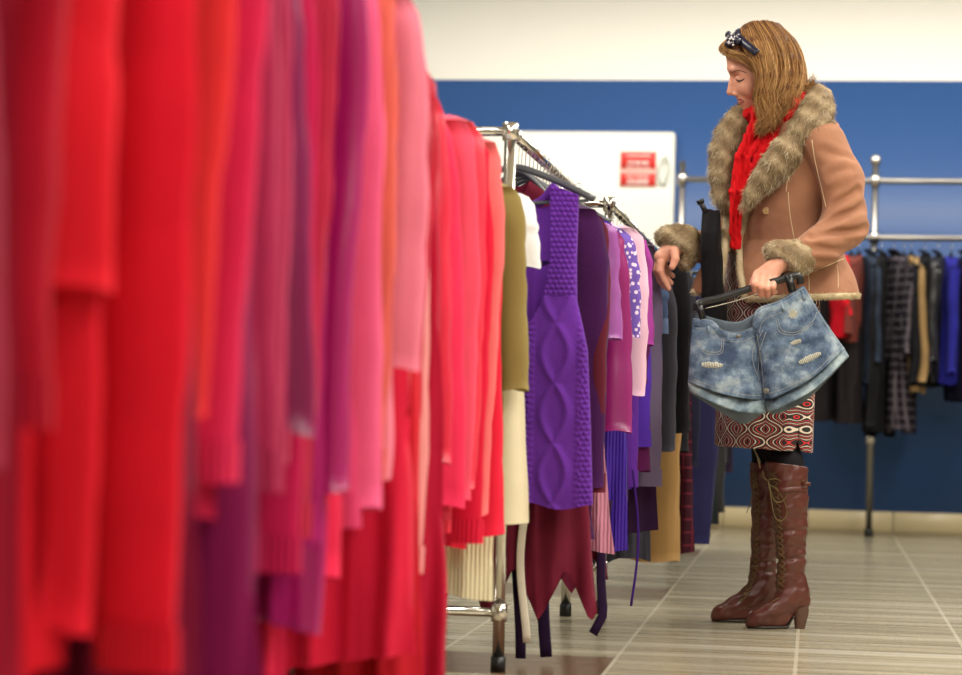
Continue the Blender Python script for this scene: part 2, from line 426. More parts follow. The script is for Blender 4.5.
double_rack('clothes_rack', 'chrome clothes rack behind the purple garments, carrying the dark clothes', RC, RC-.5, 6.98, 10.6, ZR-.03, 'clothes racks along the aisle')

# hangers ------------------------------------------------------------
def make_hanger(m, hw=.2, bar=True):
    """local origin = centre of the rail it hangs from"""
    b = MB()
    P = catmull([(-hw, 0, -.155), (-hw*.55, 0, -.112), (-.03, 0, -.082), (0, 0, -.078), (.03, 0, -.082), (hw*.55, 0, -.112), (hw, 0, -.155)], 5)
    b.tube(P, .0085, 8, flat=1.0)
    if bar: b.tube([(-hw*.93, 0, -.158), (0, 0, -.166), (hw*.93, 0, -.158)], .0045, 6)
    o = b.build('clothes_hanger', m)
    h = MB(); a = np.radians(np.linspace(-60, 205, 14)); r = .0165
    P = [(r*math.cos(t)*1.0, 0, r*math.sin(t)) for t in a[::-1]]
    P = [(-.0, 0, -.08), (0, 0, -.045)]+[(r*math.sin(t), 0, r*math.cos(t)) for t in np.radians(np.linspace(180-10, -115, 14))]
    h.tube(P, .0022, 6); h.build('hook', CHROME, o)
    return o
HG = {}
def hanger(kind, x, y, z, rz, label, group):
    if kind not in HG:
        HG[kind] = make_hanger({'clear': CLEARPL, 'grey': GREYPL, 'black': BLACKPL}[kind]); o = HG[kind]
    else: o = copy_tree(HG[kind])
    o.location = (x, y, z); o.rotation_euler = (0, 0, rz); tag(o, label, 'hanger', group); return o

# garments -----------------------------------------------------------
def sheet_body(hw, top, hem, th, neck, shoulder=1.0, fold=.012, seed=1, nu=44, nv=40, points=0, flare=1.0, knit=None, waist=1.0, straps=False, slit=False, slope=.055):
    """closed hanging garment: front and back sheets meeting at the sides. returns V,Q. z from top to hem (negative values, origin = rail)"""
    us = np.linspace(-1, 1, nu); vs = np.linspace(0, 1, nv); U, Vv = np.meshgrid(us, vs, indexing='ij')
    nw = .30  # neck half-opening share
    out = []
    for side in (-1, 1):      # -1 faces the viewer
        drop = neck if side < 0 else .02
        wtop = hw*shoulder
        w = wtop+(hw*flare-wtop)*Vv**.8; w = w*(1-(1-waist)*np.exp(-((Vv-.42)/.2)**2))
        x = U*w
        au = np.abs(U)
        zt = top-slope*np.clip((au-.2)/.8, 0, 1)-np.where(au < nw, drop*(1-(au/nw)**1.6), 0)-.03*np.clip((au-.85)/.15, 0, 1)
        hz = hem+.012*np.sin(U*3+seed)+.02*noise1(U, seed, 2.2)*.4
        if points: hz = hem+points*np.abs(((U*1.7+.35*seed) % 1)-.5)*2
        z = zt+(hz-zt)*Vv
        prof = (1-au**3.0)**.6
        y = side*(th*(.45+.55*np.sin(np.clip(Vv*1.3+.15, 0, 1)*math.pi/2))*prof+.004*(1-au**8))
        am = fold*(.25+1.1*Vv)
        y = y+am*(noise1(x*40+Vv*2.2, seed)+.5*noise1(x*90-Vv*3, seed+3))*(1-au**8)*np.clip(Vv*3, 0.15, 1)
        x = x+.25*am*noise1(Vv*7+side, seed+9)*au
        if knit is not None and side < 0: y = y-knit(x, z)
        out.append(np.stack([x, y, z], -1))
    n = nu*nv; V = np.concatenate([o.reshape(-1, 3) for o in out])
    i, j = np.meshgrid(np.arange(nu-1), np.arange(nv-1), indexing='ij'); i = i.ravel(); j = j.ravel()
    Qa = np.stack([i*nv+j, i*nv+j+1, (i+1)*nv+j+1, (i+1)*nv+j], 1); Qb = Qa[:, ::-1]+n
    jj = np.arange(nv-1)
    E0 = np.stack([jj, jj+n, jj+1+n, jj+1], 1); k = (nu-1)*nv
    E1 = np.stack([k+jj, k+jj+1, k+jj+1+n, k+jj+n], 1)
    ii = np.array([q for q in range(nu-1) if abs(us[q]) >= nw and abs(us[q+1]) >= nw])
    Et = np.stack([ii*nv, (ii+1)*nv, (ii+1)*nv+n, ii*nv+n], 1)
    return V, np.concatenate([Qa, Qb, E0, E1, Et])
def sleeve_mesh(sx, side, z0, z1, r, th, seed, sway=.02, cuff=.8, nseg=22, n=16, ribs=0.0):
    b = MB(); P = []; R = []
    for k in range(nseg):
        t = k/(nseg-1); x = sx+side*(.012+.02*math.sin(min(t*5, 1.57))+sway*t); z = z0+(z1-z0)*t
        y = -.006+.014*float(noise1(t*3, seed))
        P.append((x, y, z)); R.append((r*(.72 if t < .02 else 1)*(1-(1-cuff)*t)+.004*float(noise1(t*16, seed+2))*(1-t*.6)))
    P = np.array(P); th_ = np.arange(n)*2*math.pi/n; V = []
    for k in range(nseg):
        rr = R[k]*(1+.10*np.sin(th_*3+seed+k*.18)+.05*np.sin(th_*5-seed+k*.11))
        V.append(np.stack([P[k][0]+np.cos(th_)*rr, P[k][1]+np.sin(th_)*rr*th, P[k][2]+np.sin(th_*2+seed)*.004*(k/nseg)], 1))
    V = np.concatenate(V); i, j = np.meshgrid(np.arange(nseg-1), np.arange(n), indexing='ij'); i = i.ravel(); j = j.ravel(); j2 = (j+1) % n
    Q = np.stack([i*n+j, (i+1)*n+j, (i+1)*n+j2, i*n+j2], 1)
    b.add(V, Q); V2 = np.array([P[0]+np.array([0, 0, .012]), P[-1]+np.array([0, 0, .015])]); m = b.n; b.add(V2)
    b.t.append(np.array([[m, (k+1) % n, k] for k in range(n)]+[[m+1, (nseg-1)*n+k, (nseg-1)*n+(k+1) % n] for k in range(n)]))
    return b
GS = [100]
def garment(name, label, cat, m, xr, y, hw, zhem, sleeve=None, neck=.07, th=.022, rz=0.0, group=None, zrail=ZR, top=-.088, fold=.012, points=0, flare=1.0, shoulder=.93, waist=1.0, collar=None, buttons=False, sr=.05, cuffm=None, knit=None, nu=44, nv=40, hang='clear', sway=None, hlabel=True, swz=.0, slope=.055):
    GS[0] += 7; sd = GS[0]
    V, Q = sheet_body(hw, top, zhem-zrail, th, neck, shoulder, fold, sd, nu, nv, points, flare, knit, waist, slope=slope)
    o = link(name, mkmesh(V, Q), m); o.location = (xr, y, zrail); o.rotation_euler = (0, 0, rz); tag(o, label, cat, group)
    if sleeve:
        for s in (-1, 1):
            zz = sleeve-zrail+.012*s*math.sin(sd)
            b = sleeve_mesh(s*hw*shoulder*.93, s, top-slope-.011, zz, sr, .52, sd+s, sway=(.02 if sway is None else sway), ribs=0)
            so = b.build('sleeve', m, o)
            if cuffm:
                c = MB(); V_ = b.v[0]; n = 16; L = V_[-2*n:].reshape(2, n, 3); ce = L[1].mean(0)
                P0 = ce+(L[0]-ce)*1.1; P0[:, 2] = ce[2]+.045; P1 = ce+(L[1]-ce)*1.12; P1[:, 2] = ce[2]-.004; k = np.arange(n)
                c.add(np.concatenate([P0, P1]), np.stack([k, k+n, (k+1) % n+n, (k+1) % n], 1)); c.build('cuff', cuffm, so)
    if collar:
        b = MB(); nh = hw*shoulder*.3
        P = [(-nh*.25, -.02, top-neck*.75), (-nh*.8, -.024, top-neck*.3), (-nh*1.05, -.004, top+.012), (0, .02, top+.02), (nh*1.05, -.004, top+.012), (nh*.8, -.024, top-neck*.3), (nh*.25, -.02, top-neck*.75)]
        b.tube(catmull(P, 6), .017, 8, flat=.45, upv=(0, 1, 0)); b.build('collar', collar, o)
    if buttons:
        for k in range(5):
            z = top-neck-.03-k*(abs(zhem-zrail-top)-neck-.08)/5; b = MB(); b.ball((.004, -th-fold*.8, z), (.007, .003, .007), 10, 5); b.build('button', BUTTON, o)
    if hang:
        hl = 'hanger holding the '+label.split(',')[0].split(' on the ')[0].split(' with ')[0].split(' behind ')[0]
        hl = ' '.join(hl.split()[:15])
        hg_ = hanger(hang, xr, y+.001, zrail, rz, {'clear': 'clear plastic ', 'grey': 'grey ', 'black': 'black '}[hang]+hl, 'hangers on the rails')
        kx_ = max(.45, min(1.05, hw*shoulder*.86/.2)); hg_.scale = (kx_, 1, 1)
    return o
def trousers(name, label, cat, m, xr, y, hw, zhem, group=None, zrail=ZR, rz=0, top=-.19, th=.022, hang='black', leg=.13, cuff=False):
    """trousers hung from the waist: waistband, two tapering legs"""
    GS[0] += 7; sd = GS[0]
    o = empty(name, (xr, y, zrail), rz); tag(o, label, cat, group)
    b = MB(); n = 24; a = np.arange(n)*2*math.pi/n; rows = [(0, 1, 1), (.04, 1, 1), (.12, 1.06, 1.25), (.2, 1.1, 1.4), (.27, 1.08, 1.3)]
    V = np.concatenate([np.stack([np.cos(a)*hw*r1, np.sin(a)*th*r2, np.full(n, top-t)], 1) for t, r1, r2 in rows]); K = len(rows)
    i, j = np.meshgrid(np.arange(K-1), np.arange(n), indexing='ij'); i = i.ravel(); j = j.ravel(); j2 = (j+1) % n
    b.add(V, np.stack([i*n+j, (i+1)*n+j, (i+1)*n+j2, i*n+j2], 1)); b.build('hip', m, o)
    for s in (-1, 1):
        b = sleeve_mesh(s*hw*.50, s, top-.2, zhem-zrail, hw*.56, .48, sd+s, sway=.01, cuff=.82)
        b.build('leg', m, o)
    b = MB(); V = np.concatenate([np.stack([np.cos(a)*hw*1.02, np.sin(a)*th*1.1, np.full(n, top-t)], 1) for t in (-.002, .035)])
    k = np.arange(n); b.add(V, np.stack([k, k+n, (k+1) % n+n, (k+1) % n], 1)); b.build('waistband', m, o)
    hl = 'hanger with clips holding the '+label.split(',')[0].split(' on the ')[0].split(' with ')[0].split(' behind ')[0]
    h = MB(); h.tube([(-hw*.9, 0, -.13), (0, 0, -.125), (hw*.9, 0, -.13)], .007, 6); h.tube([(0, 0, -.125), (0, 0, -.075)], .005, 6)
    g = h.build('clip_hanger', BLACKPL); g.location = (xr, y+.001, zrail); g.rotation_euler = (0, 0, rz); tag(g, 'black '+' '.join(hl.split()[:14]), 'hanger', 'clip hangers on the rails')
    for s in (-1, 1):
        h = MB(); h.rbox((s*hw*.75-.012, -th*1.3, -.205), (s*hw*.75+.012, th*1.3, -.125), .003); h.build('clip', BLACKPL, g)
    HK = MB(); r = .0165; HK.tube([(0, 0, -.08), (0, 0, -.045)]+[(r*math.sin(t), 0, r*math.cos(t)) for t in np.radians(np.linspace(170, -115, 14))], .0022, 6); HK.build('hook', CHROME, g)
    return o
def hws(xe, Y, xr, sr, sway=.02, sh=.93): return max(.08, min(.30, (abs(xr-xw(xe, Y, .8))-.032-max(sway, 0)*.8-sr)/(sh*.93)))
def hwx(xe, Y, xr): return max(.10, min(.34, abs(xr-xw(xe, Y, .8))))

# --- near rack: reds and pinks, from the one closest to the camera
G = 'red and pink clothes on the near rack'
A = [  # (edge px, Y, colour name, colour, fabric, kind, hem z, sleeve z or None, extra)
 (-20, 1.86, 'dusty mauve', (150, 80, 96), 'knit', 'cardigan', .42, .50),
 (18, 1.94, 'muted brick', (150, 40, 58), 'plain', 'blouse', .46, .56),
 (48, 2.01, 'dark cherry', (150, 12, 34), 'plain', 'dress', .25, None),
 (76, 2.08, 'deep red', (176, 14, 32), 'knit', 'jumper', .52, .60),
 (120, 2.15, 'bright scarlet', (232, 22, 34), 'plain', 'dress', .36, .74),
 (168, 2.22, 'vivid red', (236, 26, 40), 'plain', 'coat', .36, .41),
 (205, 2.30, 'poppy red', (228, 24, 40), 'knit', 'cardigan', .38, .37),
 (212, 2.38, 'wine', (120, 8, 44), 'plain', 'skirt dress', .16, None),
 (236, 2.45, 'orange-red', (232, 50, 44), 'plain', 'shirt', .55, .62),
 (264, 2.54, 'rose red', (222, 42, 84), 'knit', 'jumper', .50, .54),
 (262, 2.62, 'plum red', (126, 8, 62), 'plain', 'long dress', .12, None),
 (284, 2.70, 'raspberry', (164, 26, 76), 'rib', 'cardigan', .46, .42),
 (300, 2.78, 'faded berry', (176, 48, 84), 'knit', 'tunic', .42, .52),
 (306, 2.86, 'old rose', (190, 58, 92), 'rib', 'jumper', .50, .56),
 (318, 2.94, 'dark magenta', (138, 14, 84), 'satin', 'blouse', .46, .60),
 (336, 3.02, 'hot raspberry', (206, 30, 84), 'knit', 'jumper', .44, .42),
 (350, 3.10, 'brick rose', (196, 44, 72), 'rib', 'cardigan', .40, .46),
 (362, 3.18, 'violet magenta', (166, 14, 98), 'plain', 'tunic', .32, .44),
 (374, 3.26, 'fuchsia purple', (176, 14, 104), 'satin', 'dress', .30, .50),
 (372, 3.34, 'crimson pink', (236, 40, 78), 'plain', 'long dress', .10, .36),
 (386, 3.42, 'candy pink', (240, 92, 138), 'plain', 'shirt', .40, .46),
 (396, 3.50, 'bubblegum pink', (236, 72, 122), 'knit', 'jumper', .42, .44),
 (402, 3.58, 'salmon', (238, 104, 92), 'rib', 'cardigan', .44, .52),
 (428, 3.66, 'light pink', (246, 132, 156), 'plain', 'blouse', .50, .70),
 (414, 3.74, 'strawberry', (224, 30, 60), 'plain', 'dress', .20, None),
 (432, 3.83, 'coral ribbed', (226, 84, 80), 'rib', 'jumper', .38, .46),
 (430, 3.92, 'tomato', (216, 34, 44), 'plain', 'long skirt dress', .08, None),
 (444, 4.00, 'cardinal red', (206, 18, 46), 'satin', 'blouse', .46, .60),
 (452, 4.10, 'blush pink', (242, 150, 150), 'knit', 'cardigan', .30, .32),
 (450, 4.19, 'claret', (186, 20, 48), 'knit', 'long dress', .10, None),
 (458, 4.28, 'geranium', (236, 40, 70), 'satin', 'blouse', .48, .52),
 (470, 4.38, 'watermelon', (246, 56, 92), 'plain', 'shirt', .42, .44),
 (480, 4.48, 'flamingo', (248, 84, 112), 'plain', 'tunic', .40, .46),
 (488, 4.58, 'neon coral', (252, 60, 78), 'satin', 'dress', .36, .48),
 (496, 4.68, 'carmine', (228, 30, 58), 'knit', 'jumper', .34, .36),
 (504, 4.78, 'pale coral', (250, 116, 118), 'plain', 'blouse', .40, .40),
 (510, 4.87, 'signal red', (240, 36, 60), 'plain', 'dress', .325, .345),
]
prev = None
for i, (xe, Y, cn, c, fk, kind, hem, sl) in enumerate(A):
    swy = rnd.uniform(-.02, .04); srr = [.05, .058, .044][i % 3]
    hw = hws(xe, Y, RA, srr, swy)-(rnd.choice([0, 0, .02, .035]) if Y < 4.3 else 0) if sl else hwx(xe, Y, RA)
    c = tuple(v*.92 if v > 60 else v*.8 for v in c); c = (c[0], c[1], min(255, c[2]+(10 if c[1] < 60 and c[2] < 60 else 0)))
    lab = f'{cn} {kind} on the near rack'+(f', just behind the {prev}' if prev else ', the closest garment to the viewer')
    garment(kind.replace(' ', '_').replace('long_', '').replace('skirt_dress', 'dress'), lab, kind.split()[-1], fab(c, fk), RA, Y, hw, hem, sleeve=sl, neck=[.05, .09, .12][i % 3],
            th=.03, rz=math.radians(rnd.uniform(-12, 12)), group=G, fold=.026, zrail=ZA if Y < 3.93 else ZR, top=(-.02 if Y < 3.93 else -.018-.03*min(1, (Y-3.93)/.7))+rnd.uniform(-.022, .008), sway=swy, slope=.03, sr=[.05, .058, .044][i % 3], collar=fab(c, 'rib') if kind in ('shirt', 'blouse', 'coat') else None,
            cuffm=fab(c, 'rib') if fk in ('knit', 'rib') and sl else None, flare=1.0 if sl else 1.04, shoulder=.93 if sl else .8, buttons=kind in ('cardigan', 'shirt'), hang='clear')
    prev = f'{cn} {kind.split()[-1]}'
# cream, olive and white pieces closing the near rack
garment('skirt', 'cream knitted skirt, lower one beside the bright red dress', 'skirt', fab((224, 214, 176), 'rib'), RA, 4.96, hwx(498, 4.96, RA), .22, None, .03, top=-.10, rz=.03, group=G, fold=.008, shoulder=.98)
garment('cardigan', 'olive green cardigan hanging between the red clothes and white shirt', 'cardigan', fab((138, 122, 70), 'plain'), RA, 5.05, hws(531, 5.05, RA, .042), .62, .66, .1, rz=.04, group=G, sr=.042, top=-.10)
garment('skirt', 'pale beige long skirt showing under the olive cardigan', 'skirt', fab((232, 224, 192), 'plain'), RA, 5.12, hwx(533, 5.12, RA), .37, None, .03, top=-.10, rz=.0, group=G, fold=.008, shoulder=.8)
garment('shirt', 'white shirt hanging right before the purple cabled vest', 'shirt', fab((236, 234, 238), 'plain'), RA, 5.20, hws(541, 5.2, RA, .05), .90, .96, .1, rz=-.02, group=G, collar=fab((240, 238, 240)), sr=.05, top=-.10)

# --- purple rack
G = 'purple clothes on the middle rack'
def cable(x, z):
    # raised cable diamonds over each half of the front with bobbles around
    zz = (z+1.29-.40); out = np.zeros_like(x)
    for s in (-1, 1):
        u = (s*x-.118)/.052; ph = zz/.145*math.pi
        for sg in (1, -1):
            c = sg*np.sin(ph)*.62; out = np.maximum(out, .0085*np.exp(-((u-c)/.2)**2)*(np.abs(u) < 1.2)*(zz < .50))
        for e in (-1.12, 1.12): out = np.maximum(out, .005*np.exp(-((u-e)/.12)**2)*(.7+.3*np.sin(zz*420))*(zz < .50))
    rw = np.floor(z/.0125); bob = np.abs(np.sin((x/.0125+.5*(rw % 2))*math.pi))*np.abs(np.sin(z/.0125*math.pi)); mask = ((np.abs(np.abs(x)-.118) > .062) | (zz > .5)).astype(float)
    return out+.008*bob**.8*mask+.0012*np.sin(x*700)*np.sin(z*520)
PV = fab((100, 46, 152), 'knit')
def vest():
    # armholes are cut by hand: body below, two straps above
    xr, Y = RB, 5.46; o = empty('knitted_vest', (xr, Y, ZR)); o.rotation_euler = (0, 0, math.radians(-4))
    tag(o, 'bright purple cable-knit sleeveless vest facing the viewer on the middle rack', 'vest', G)
    nu, nv = 150, 260; us = np.linspace(-1, 1, nu); zs = np.linspace(-.115, .395-ZR, nv)
    kz = [-.115, -.30, -.40, -.46, -.52, -.7, -.895]; kx = [.162, .160, .163, .178, .192, .203, .212]
    ki = [.095, .10, .085, .05, .0, .0, .0]
    for part, (za, zb) in (('body', (-.50, .395-ZR)), ('strap', (-.115, -.50))):
        for s in ((0,) if part == 'body' else (-1, 1)):
            n1, n2 = (150, 170) if part == 'body' else (36, 170); zz = np.linspace(za, zb, n2); Vs = []
            for side in (-1, 1):
                ww = np.interp(zz, kz[::-1], kx[::-1]); wi = np.interp(zz, kz[::-1], ki[::-1])
                if part == 'body': X = np.linspace(-1, 1, n1)[:, None]*ww[None]
                else: X = s*(wi+(ww-wi)*np.linspace(0, 1, n1)[:, None])
                if part == 'strap' and s < 0: X = X[::-1]
                Z = np.broadcast_to(zz[None], X.shape)
                e = np.abs(X)/ww[None]; Yp = side*(.022*np.clip(1-e**6, 0, 1)**.5+.003)
                Z = Z+.008*np.sin(X*34)*np.clip((-.8-Z)/.1, 0, 1)-(.06*(e-.5))*(np.clip((Z+.22)/.1, 0, 1))
                if side < 0: Yp = Yp-cable(X, Z)
                Yp = Yp+.007*np.sin(X*26+1)*np.clip((-.4-Z)*2, 0, 1)
                Vs.append(np.stack([X, Yp, Z], -1).reshape(-1, 3))
            n = n1*n2; V = np.concatenate(Vs); i, j = np.meshgrid(np.arange(n1-1), np.arange(n2-1), indexing='ij'); i = i.ravel(); j = j.ravel()
            Qa = np.stack([i*n2+j, i*n2+j+1, (i+1)*n2+j+1, (i+1)*n2+j], 1); jj = np.arange(n2-1); k = (n1-1)*n2; ii = np.arange(n1-1)
            Q = np.concatenate([Qa, Qa[:, ::-1]+n, np.stack([jj, jj+n, jj+1+n, jj+1], 1), np.stack([k+jj, k+jj+1, k+jj+1+n, k+jj+n], 1)]+([np.stack([ii*n2, (ii+1)*n2, (ii+1)*n2+n, ii*n2+n], 1)] if part == 'strap' else []))
            link(part, mkmesh(V, Q), PV, o)
    # the back of the vest seen through the neckline
    zz = np.linspace(-.15, -.55, 40); xx = np.linspace(-1, 1, 40); X = xx[:, None]*np.full(40, .15)[None]; Z = np.broadcast_to(zz[None], X.shape)-.03*(1-xx[:, None]**2)*(Z_ := (zz[None] > -.3)); Vs = [np.stack([X, np.full(X.shape, yy)+.003*np.sin(X*200), Z], -1).reshape(-1, 3) for yy in (.012, .022)]
    i, j = np.meshgrid(np.arange(39), np.arange(39), indexing='ij'); i = i.ravel(); j = j.ravel(); Qa = np.stack([i*40+j, i*40+j+1, (i+1)*40+j+1, (i+1)*40+j], 1)
    link('back', mkmesh(np.concatenate(Vs), np.concatenate([Qa, Qa[:, ::-1]+1600])), PV, o)
    b = MB(); P = catmull([(-.10, .018, -.12), (-.06, .03, -.16), (0, .034, -.175), (.06, .03, -.16), (.10, .018, -.12)], 5); b.tube(P, .012, 8); b.build('back_neckband', PV, o)
    hanger('grey', xr, Y+.001, ZR, math.radians(-4), 'dark grey plastic hanger whose arm shows inside the purple cabled vest', 'hangers on the rails')
vest()
B = [
 (602, 5.54, 'burgundy', (104, 22, 44), 'plain', 'skirt', .11, None, dict(points=.13, shoulder=.45)),
 (598, 5.60, 'dark grape', (60, 16, 62), 'plain', 'dress', .30, None, dict(shoulder=.6)),
 (612, 5.67, 'deep plum', (62, 20, 72), 'knit', 'cardigan', .42, .44, dict(neck=.16, sr=.055)),
 (617, 5.75, 'maroon', (92, 24, 42), 'plain', 'jumper', .45, .42, dict(sr=.05)),
 (618, 5.83, 'dusty pink ribbed', (196, 128, 150), 'rib', 'skirt', .27, None, dict(shoulder=.5)),
 (627, 5.91, 'orchid', (154, 82, 160), 'satin', 'blouse', .55, .80, dict(sr=.06)),
 (612, 5.98, 'burgundy pointed', (96, 20, 46), 'plain', 'tunic', .14, None, dict(points=.1, shoulder=.5)),
 (636, 6.05, 'magenta', (140, 26, 104), 'satin', 'blouse', .54, .57, dict(sr=.055)),
 (632, 6.12, 'indigo', (62, 34, 140), 'rib', 'dress', .24, None, {}),
 (640, 6.19, 'lilac floral', (110, 84, 170), 'floral', 'blouse', .6, .84, {}),
 (650, 6.26, 'pale pink lace', (222, 180, 202), 'knit', 'top', .56, .68, dict(sr=.05)),
 (643, 6.33, 'royal purple', (88, 36, 140), 'plain', 'shirt', .34, .42, dict(sr=.045)),
 (650, 6.40, 'oxblood', (80, 20, 40), 'plain', 'shirt', .7, .9, {}),
 (657, 6.47, 'pinkish violet', (160, 60, 150), 'plain', 'polo shirt', .5, .80, dict(sr=.06)),
 (654, 6.54, 'mulberry', (96, 30, 84), 'knit', 'cardigan', .30, .44, {}),
 (657, 6.61, 'ultraviolet', (86, 48, 176), 'plain', 'shirt', .40, .52, {}),
 (668, 6.69, 'greyish lavender', (112, 98, 128), 'plain', 'jacket', .5, .41, dict(sr=.055)),
 (661, 6.77, 'dark aubergine', (52, 24, 60), 'plain', 'dress', .26, None, {}),
]
prev = 'cabled vest'
for i, (xe, Y, cn, c, fk, kind, hem, sl, ex) in enumerate(B):
    kw = dict(neck=.07, sr=.045, th=.022, fold=.019, top=-.088-rnd.uniform(0, .035), sway=rnd.uniform(0, .03), shoulder=.93 if sl else .85); kw.update(ex)
    hw = hws(xe, Y, RB, kw['sr']) if sl else hwx(xe, Y, RB)
    garment(kind.replace(' ', '_'), f'{cn} {kind} on the middle rack, just behind the {prev}', kind.split()[-1], fab(c, fk), RB, Y, hw, hem, sleeve=sl, rz=math.radians(rnd.uniform(-11, 11)), group=G,
            collar=fab(c) if kind in ('shirt', 'polo shirt', 'jacket', 'blouse') else None, cuffm=fab(c) if kind in ('jacket', 'jumper', 'shirt') and sl else None, buttons=kind in ('shirt', 'cardigan'), hang='grey', **kw)
    prev = f'{cn} {kind}'
# loose tie belts hanging under the purple clothes
def belt(px, py0, py1, Y, w, label, curl=0, m=None):
    x = xw(px, Y, .3); z0 = zw(px, py0, Y); z1 = max(zw(px, py1, Y), .012); P = []
    for k in range(16):
        t = k/15; P.append((x+.012*math.sin(t*4+px)-curl*max(0, t-.85)*2.5, Y+.01*math.sin(t*5), z0+(z1-z0)*t))
    b = MB(); b.tube(P, w/2, 8, flat=.22, upv=(0, 1, 0)); o = b.build('tie_belt', m or fab((40, 18, 52), 'plain'), org=(x, Y, z0)); o.location = (x, Y, z0)
    tag(o, label, 'belt', 'loose belts under the purple clothes')
belt(519, 470, 658, 5.60-.03, .026, 'dark cloth belt reaching the floor, left one beside the rack post')
belt(549, 470, 658, 5.63, .03, 'dark cloth belt reaching the floor under the burgundy pointed skirt')
belt(606, 500, 634, 5.95, .024, 'dark purple cloth belt with a curled end', curl=.09)
belt(634, 470, 606, 6.29, .007, 'thin violet cord hanging under the purple clothes', m=fab((60, 24, 110)))
belt(525, 520, 642, 5.5, .02, 'off-white cloth ribbon hanging beside the dark belt', m=fab((214, 204, 186)))

# --- dark rack
G = 'dark clothes on the far part of the row'
ZC = ZR-.03
Cc = [
 ('g', 664, 7.04, 'dark denim', (44, 58, 96), 'denim', 'jacket', .75, .80),
 ('g', 669, 7.14, 'washed denim', (70, 88, 124), 'denim', 'shirt', .80, .88),
 ('g', 680, 7.26, 'charcoal', (60, 58, 68), 'plain', 'coat', .14, .50),
 ('g', 694, 7.38, 'jet black', (16, 15, 20), 'plain', 'jacket', .53, .55),
 ('t', 680, 7.52, 'camel', (160, 124, 76), 'plain', 'trousers', .13, None),
 ('g', 692, 7.66, 'soft black', (26, 24, 30), 'knit', 'cardigan', .50, .48),
 ('g', 700, 7.80, 'ash black', (38, 38, 46), 'plain', 'shirt', .60, .70),
 ('g', 697, 7.95, 'dark red plaid', (52, 16, 28), 'plaid', 'skirt', .14, None),
 ('g', 703, 8.12, 'midnight', (22, 22, 44), 'plain', 'jacket', .42, .44),
 ('t', 714, 8.30, 'navy', (30, 28, 66), 'plain', 'trousers', .15, None),
 ('g', 707, 8.48, 'ink black', (14, 14, 18), 'plain', 'coat', .30, .40),
 ('t', 716, 8.66, 'slate plum', (62, 50, 84), 'plain', 'trousers', .24, None),
 ('g', 712, 8.85, 'dim brown', (44, 32, 32), 'plain', 'coat', .24, .44),
 ('g', 716, 9.05, 'coal', (24, 24, 28), 'knit', 'jumper', .40, .46),
 ('g', 722, 9.25, 'greenish black', (26, 32, 32), 'plain', 'dress', .18, None),
 ('g', 722, 9.45, 'dark taupe', (70, 58, 54), 'plain', 'jacket', .44, .48),
 ('g', 728, 9.65, 'black satin', (18, 16, 20), 'satin', 'dress', .2, None),
 ('g', 730, 9.85, 'dusky grey', (58, 56, 60), 'plain', 'coat', .28, .42),
 ('g', 734, 10.05, 'raven', (20, 18, 26), 'plain', 'jacket', .38, .42),
 ('g', 737, 10.3, 'dark purple-black', (38, 22, 44), 'plain', 'coat', .28, .36),
]
prev = 'last purple garment'
for i, (ty, xe, Y, cn, c, fk, kind, hem, sl) in enumerate(Cc):
    lab = f'{cn} {kind} on the dark rack, just behind the {prev}'
    if ty == 't': trousers('trousers', lab, 'trousers', fab(c, fk), RC, Y, hwx(xe, Y, RC)/1.15, hem, G, ZC, math.radians(rnd.uniform(-5, 5)), th=.026)
    else:
        hw = hws(xe, Y, RC, .052) if sl else hwx(xe, Y, RC)
        garment(kind, lab, kind, fab(c, fk), RC, Y, hw, hem, sleeve=sl, rz=math.radians(rnd.uniform(-8, 8)), group=G, zrail=ZC, th=.03, sr=.052, fold=.02, top=-.088-rnd.uniform(0, .04),
                collar=fab(c) if kind in ('jacket', 'shirt', 'coat') else None, cuffm=fab(tuple(min(255, v+30) for v in c), fk) if fk == 'denim' else None, hang='black', shoulder=.93 if sl else .85)
    prev = f'{cn} {kind}'

# --- chrome wall rack behind the woman
YD = 11.85
pxs = [xw(681, YD, 1.5), xw(873, YD, 1.2), xw(1090, YD, 1.2)]
zU, zL, zT = zw(876, 181, YD), zw(876, 238, YD), zw(876, 163, YD)
t = empty('clothes_rack', (pxs[1], YD, 0)); O = t.location; tag(t, 'chrome wall rack with two rails and ball-topped posts against the blue wall', 'clothes rack')
for i, x in enumerate(pxs):
    b = MB(); b.cyl((x, YD, .02), (x, YD, zT), .0165); p = b.build('post', STEEL, t, O)
    if i: b = MB(); b.ball((x, YD, zT+.012), .031); b.build('ball_finial', CHROME, p, O)
    b = MB(); b.cyl((x, YD, 0), (x, YD, .035), .024); b.build('foot', BLACKPL, p, O)
    for zz in (zU, zL, zw(870, 438, YD)):
        b = MB(); b.cyl((x, YD, zz-.03), (x, YD, zz+.03), .026); b.build('clamp', CHROME, p, O)
    b = MB(); b.cyl((x, YD, zw(870, 438, YD)), (x, WY-.01, zw(870, 438, YD)), .01); b.build('wall_bracket', CHROME, p, O)
for zz in (zU, zL):
    b = MB(); b.cyl((pxs[0], YD-(.0 if zz == zU else .03), zz), (pxs[2], YD-(.0 if zz == zU else .03), zz), .0155); b.build('rail', STEEL, t, O)
G = 'clothes on the wall rack'
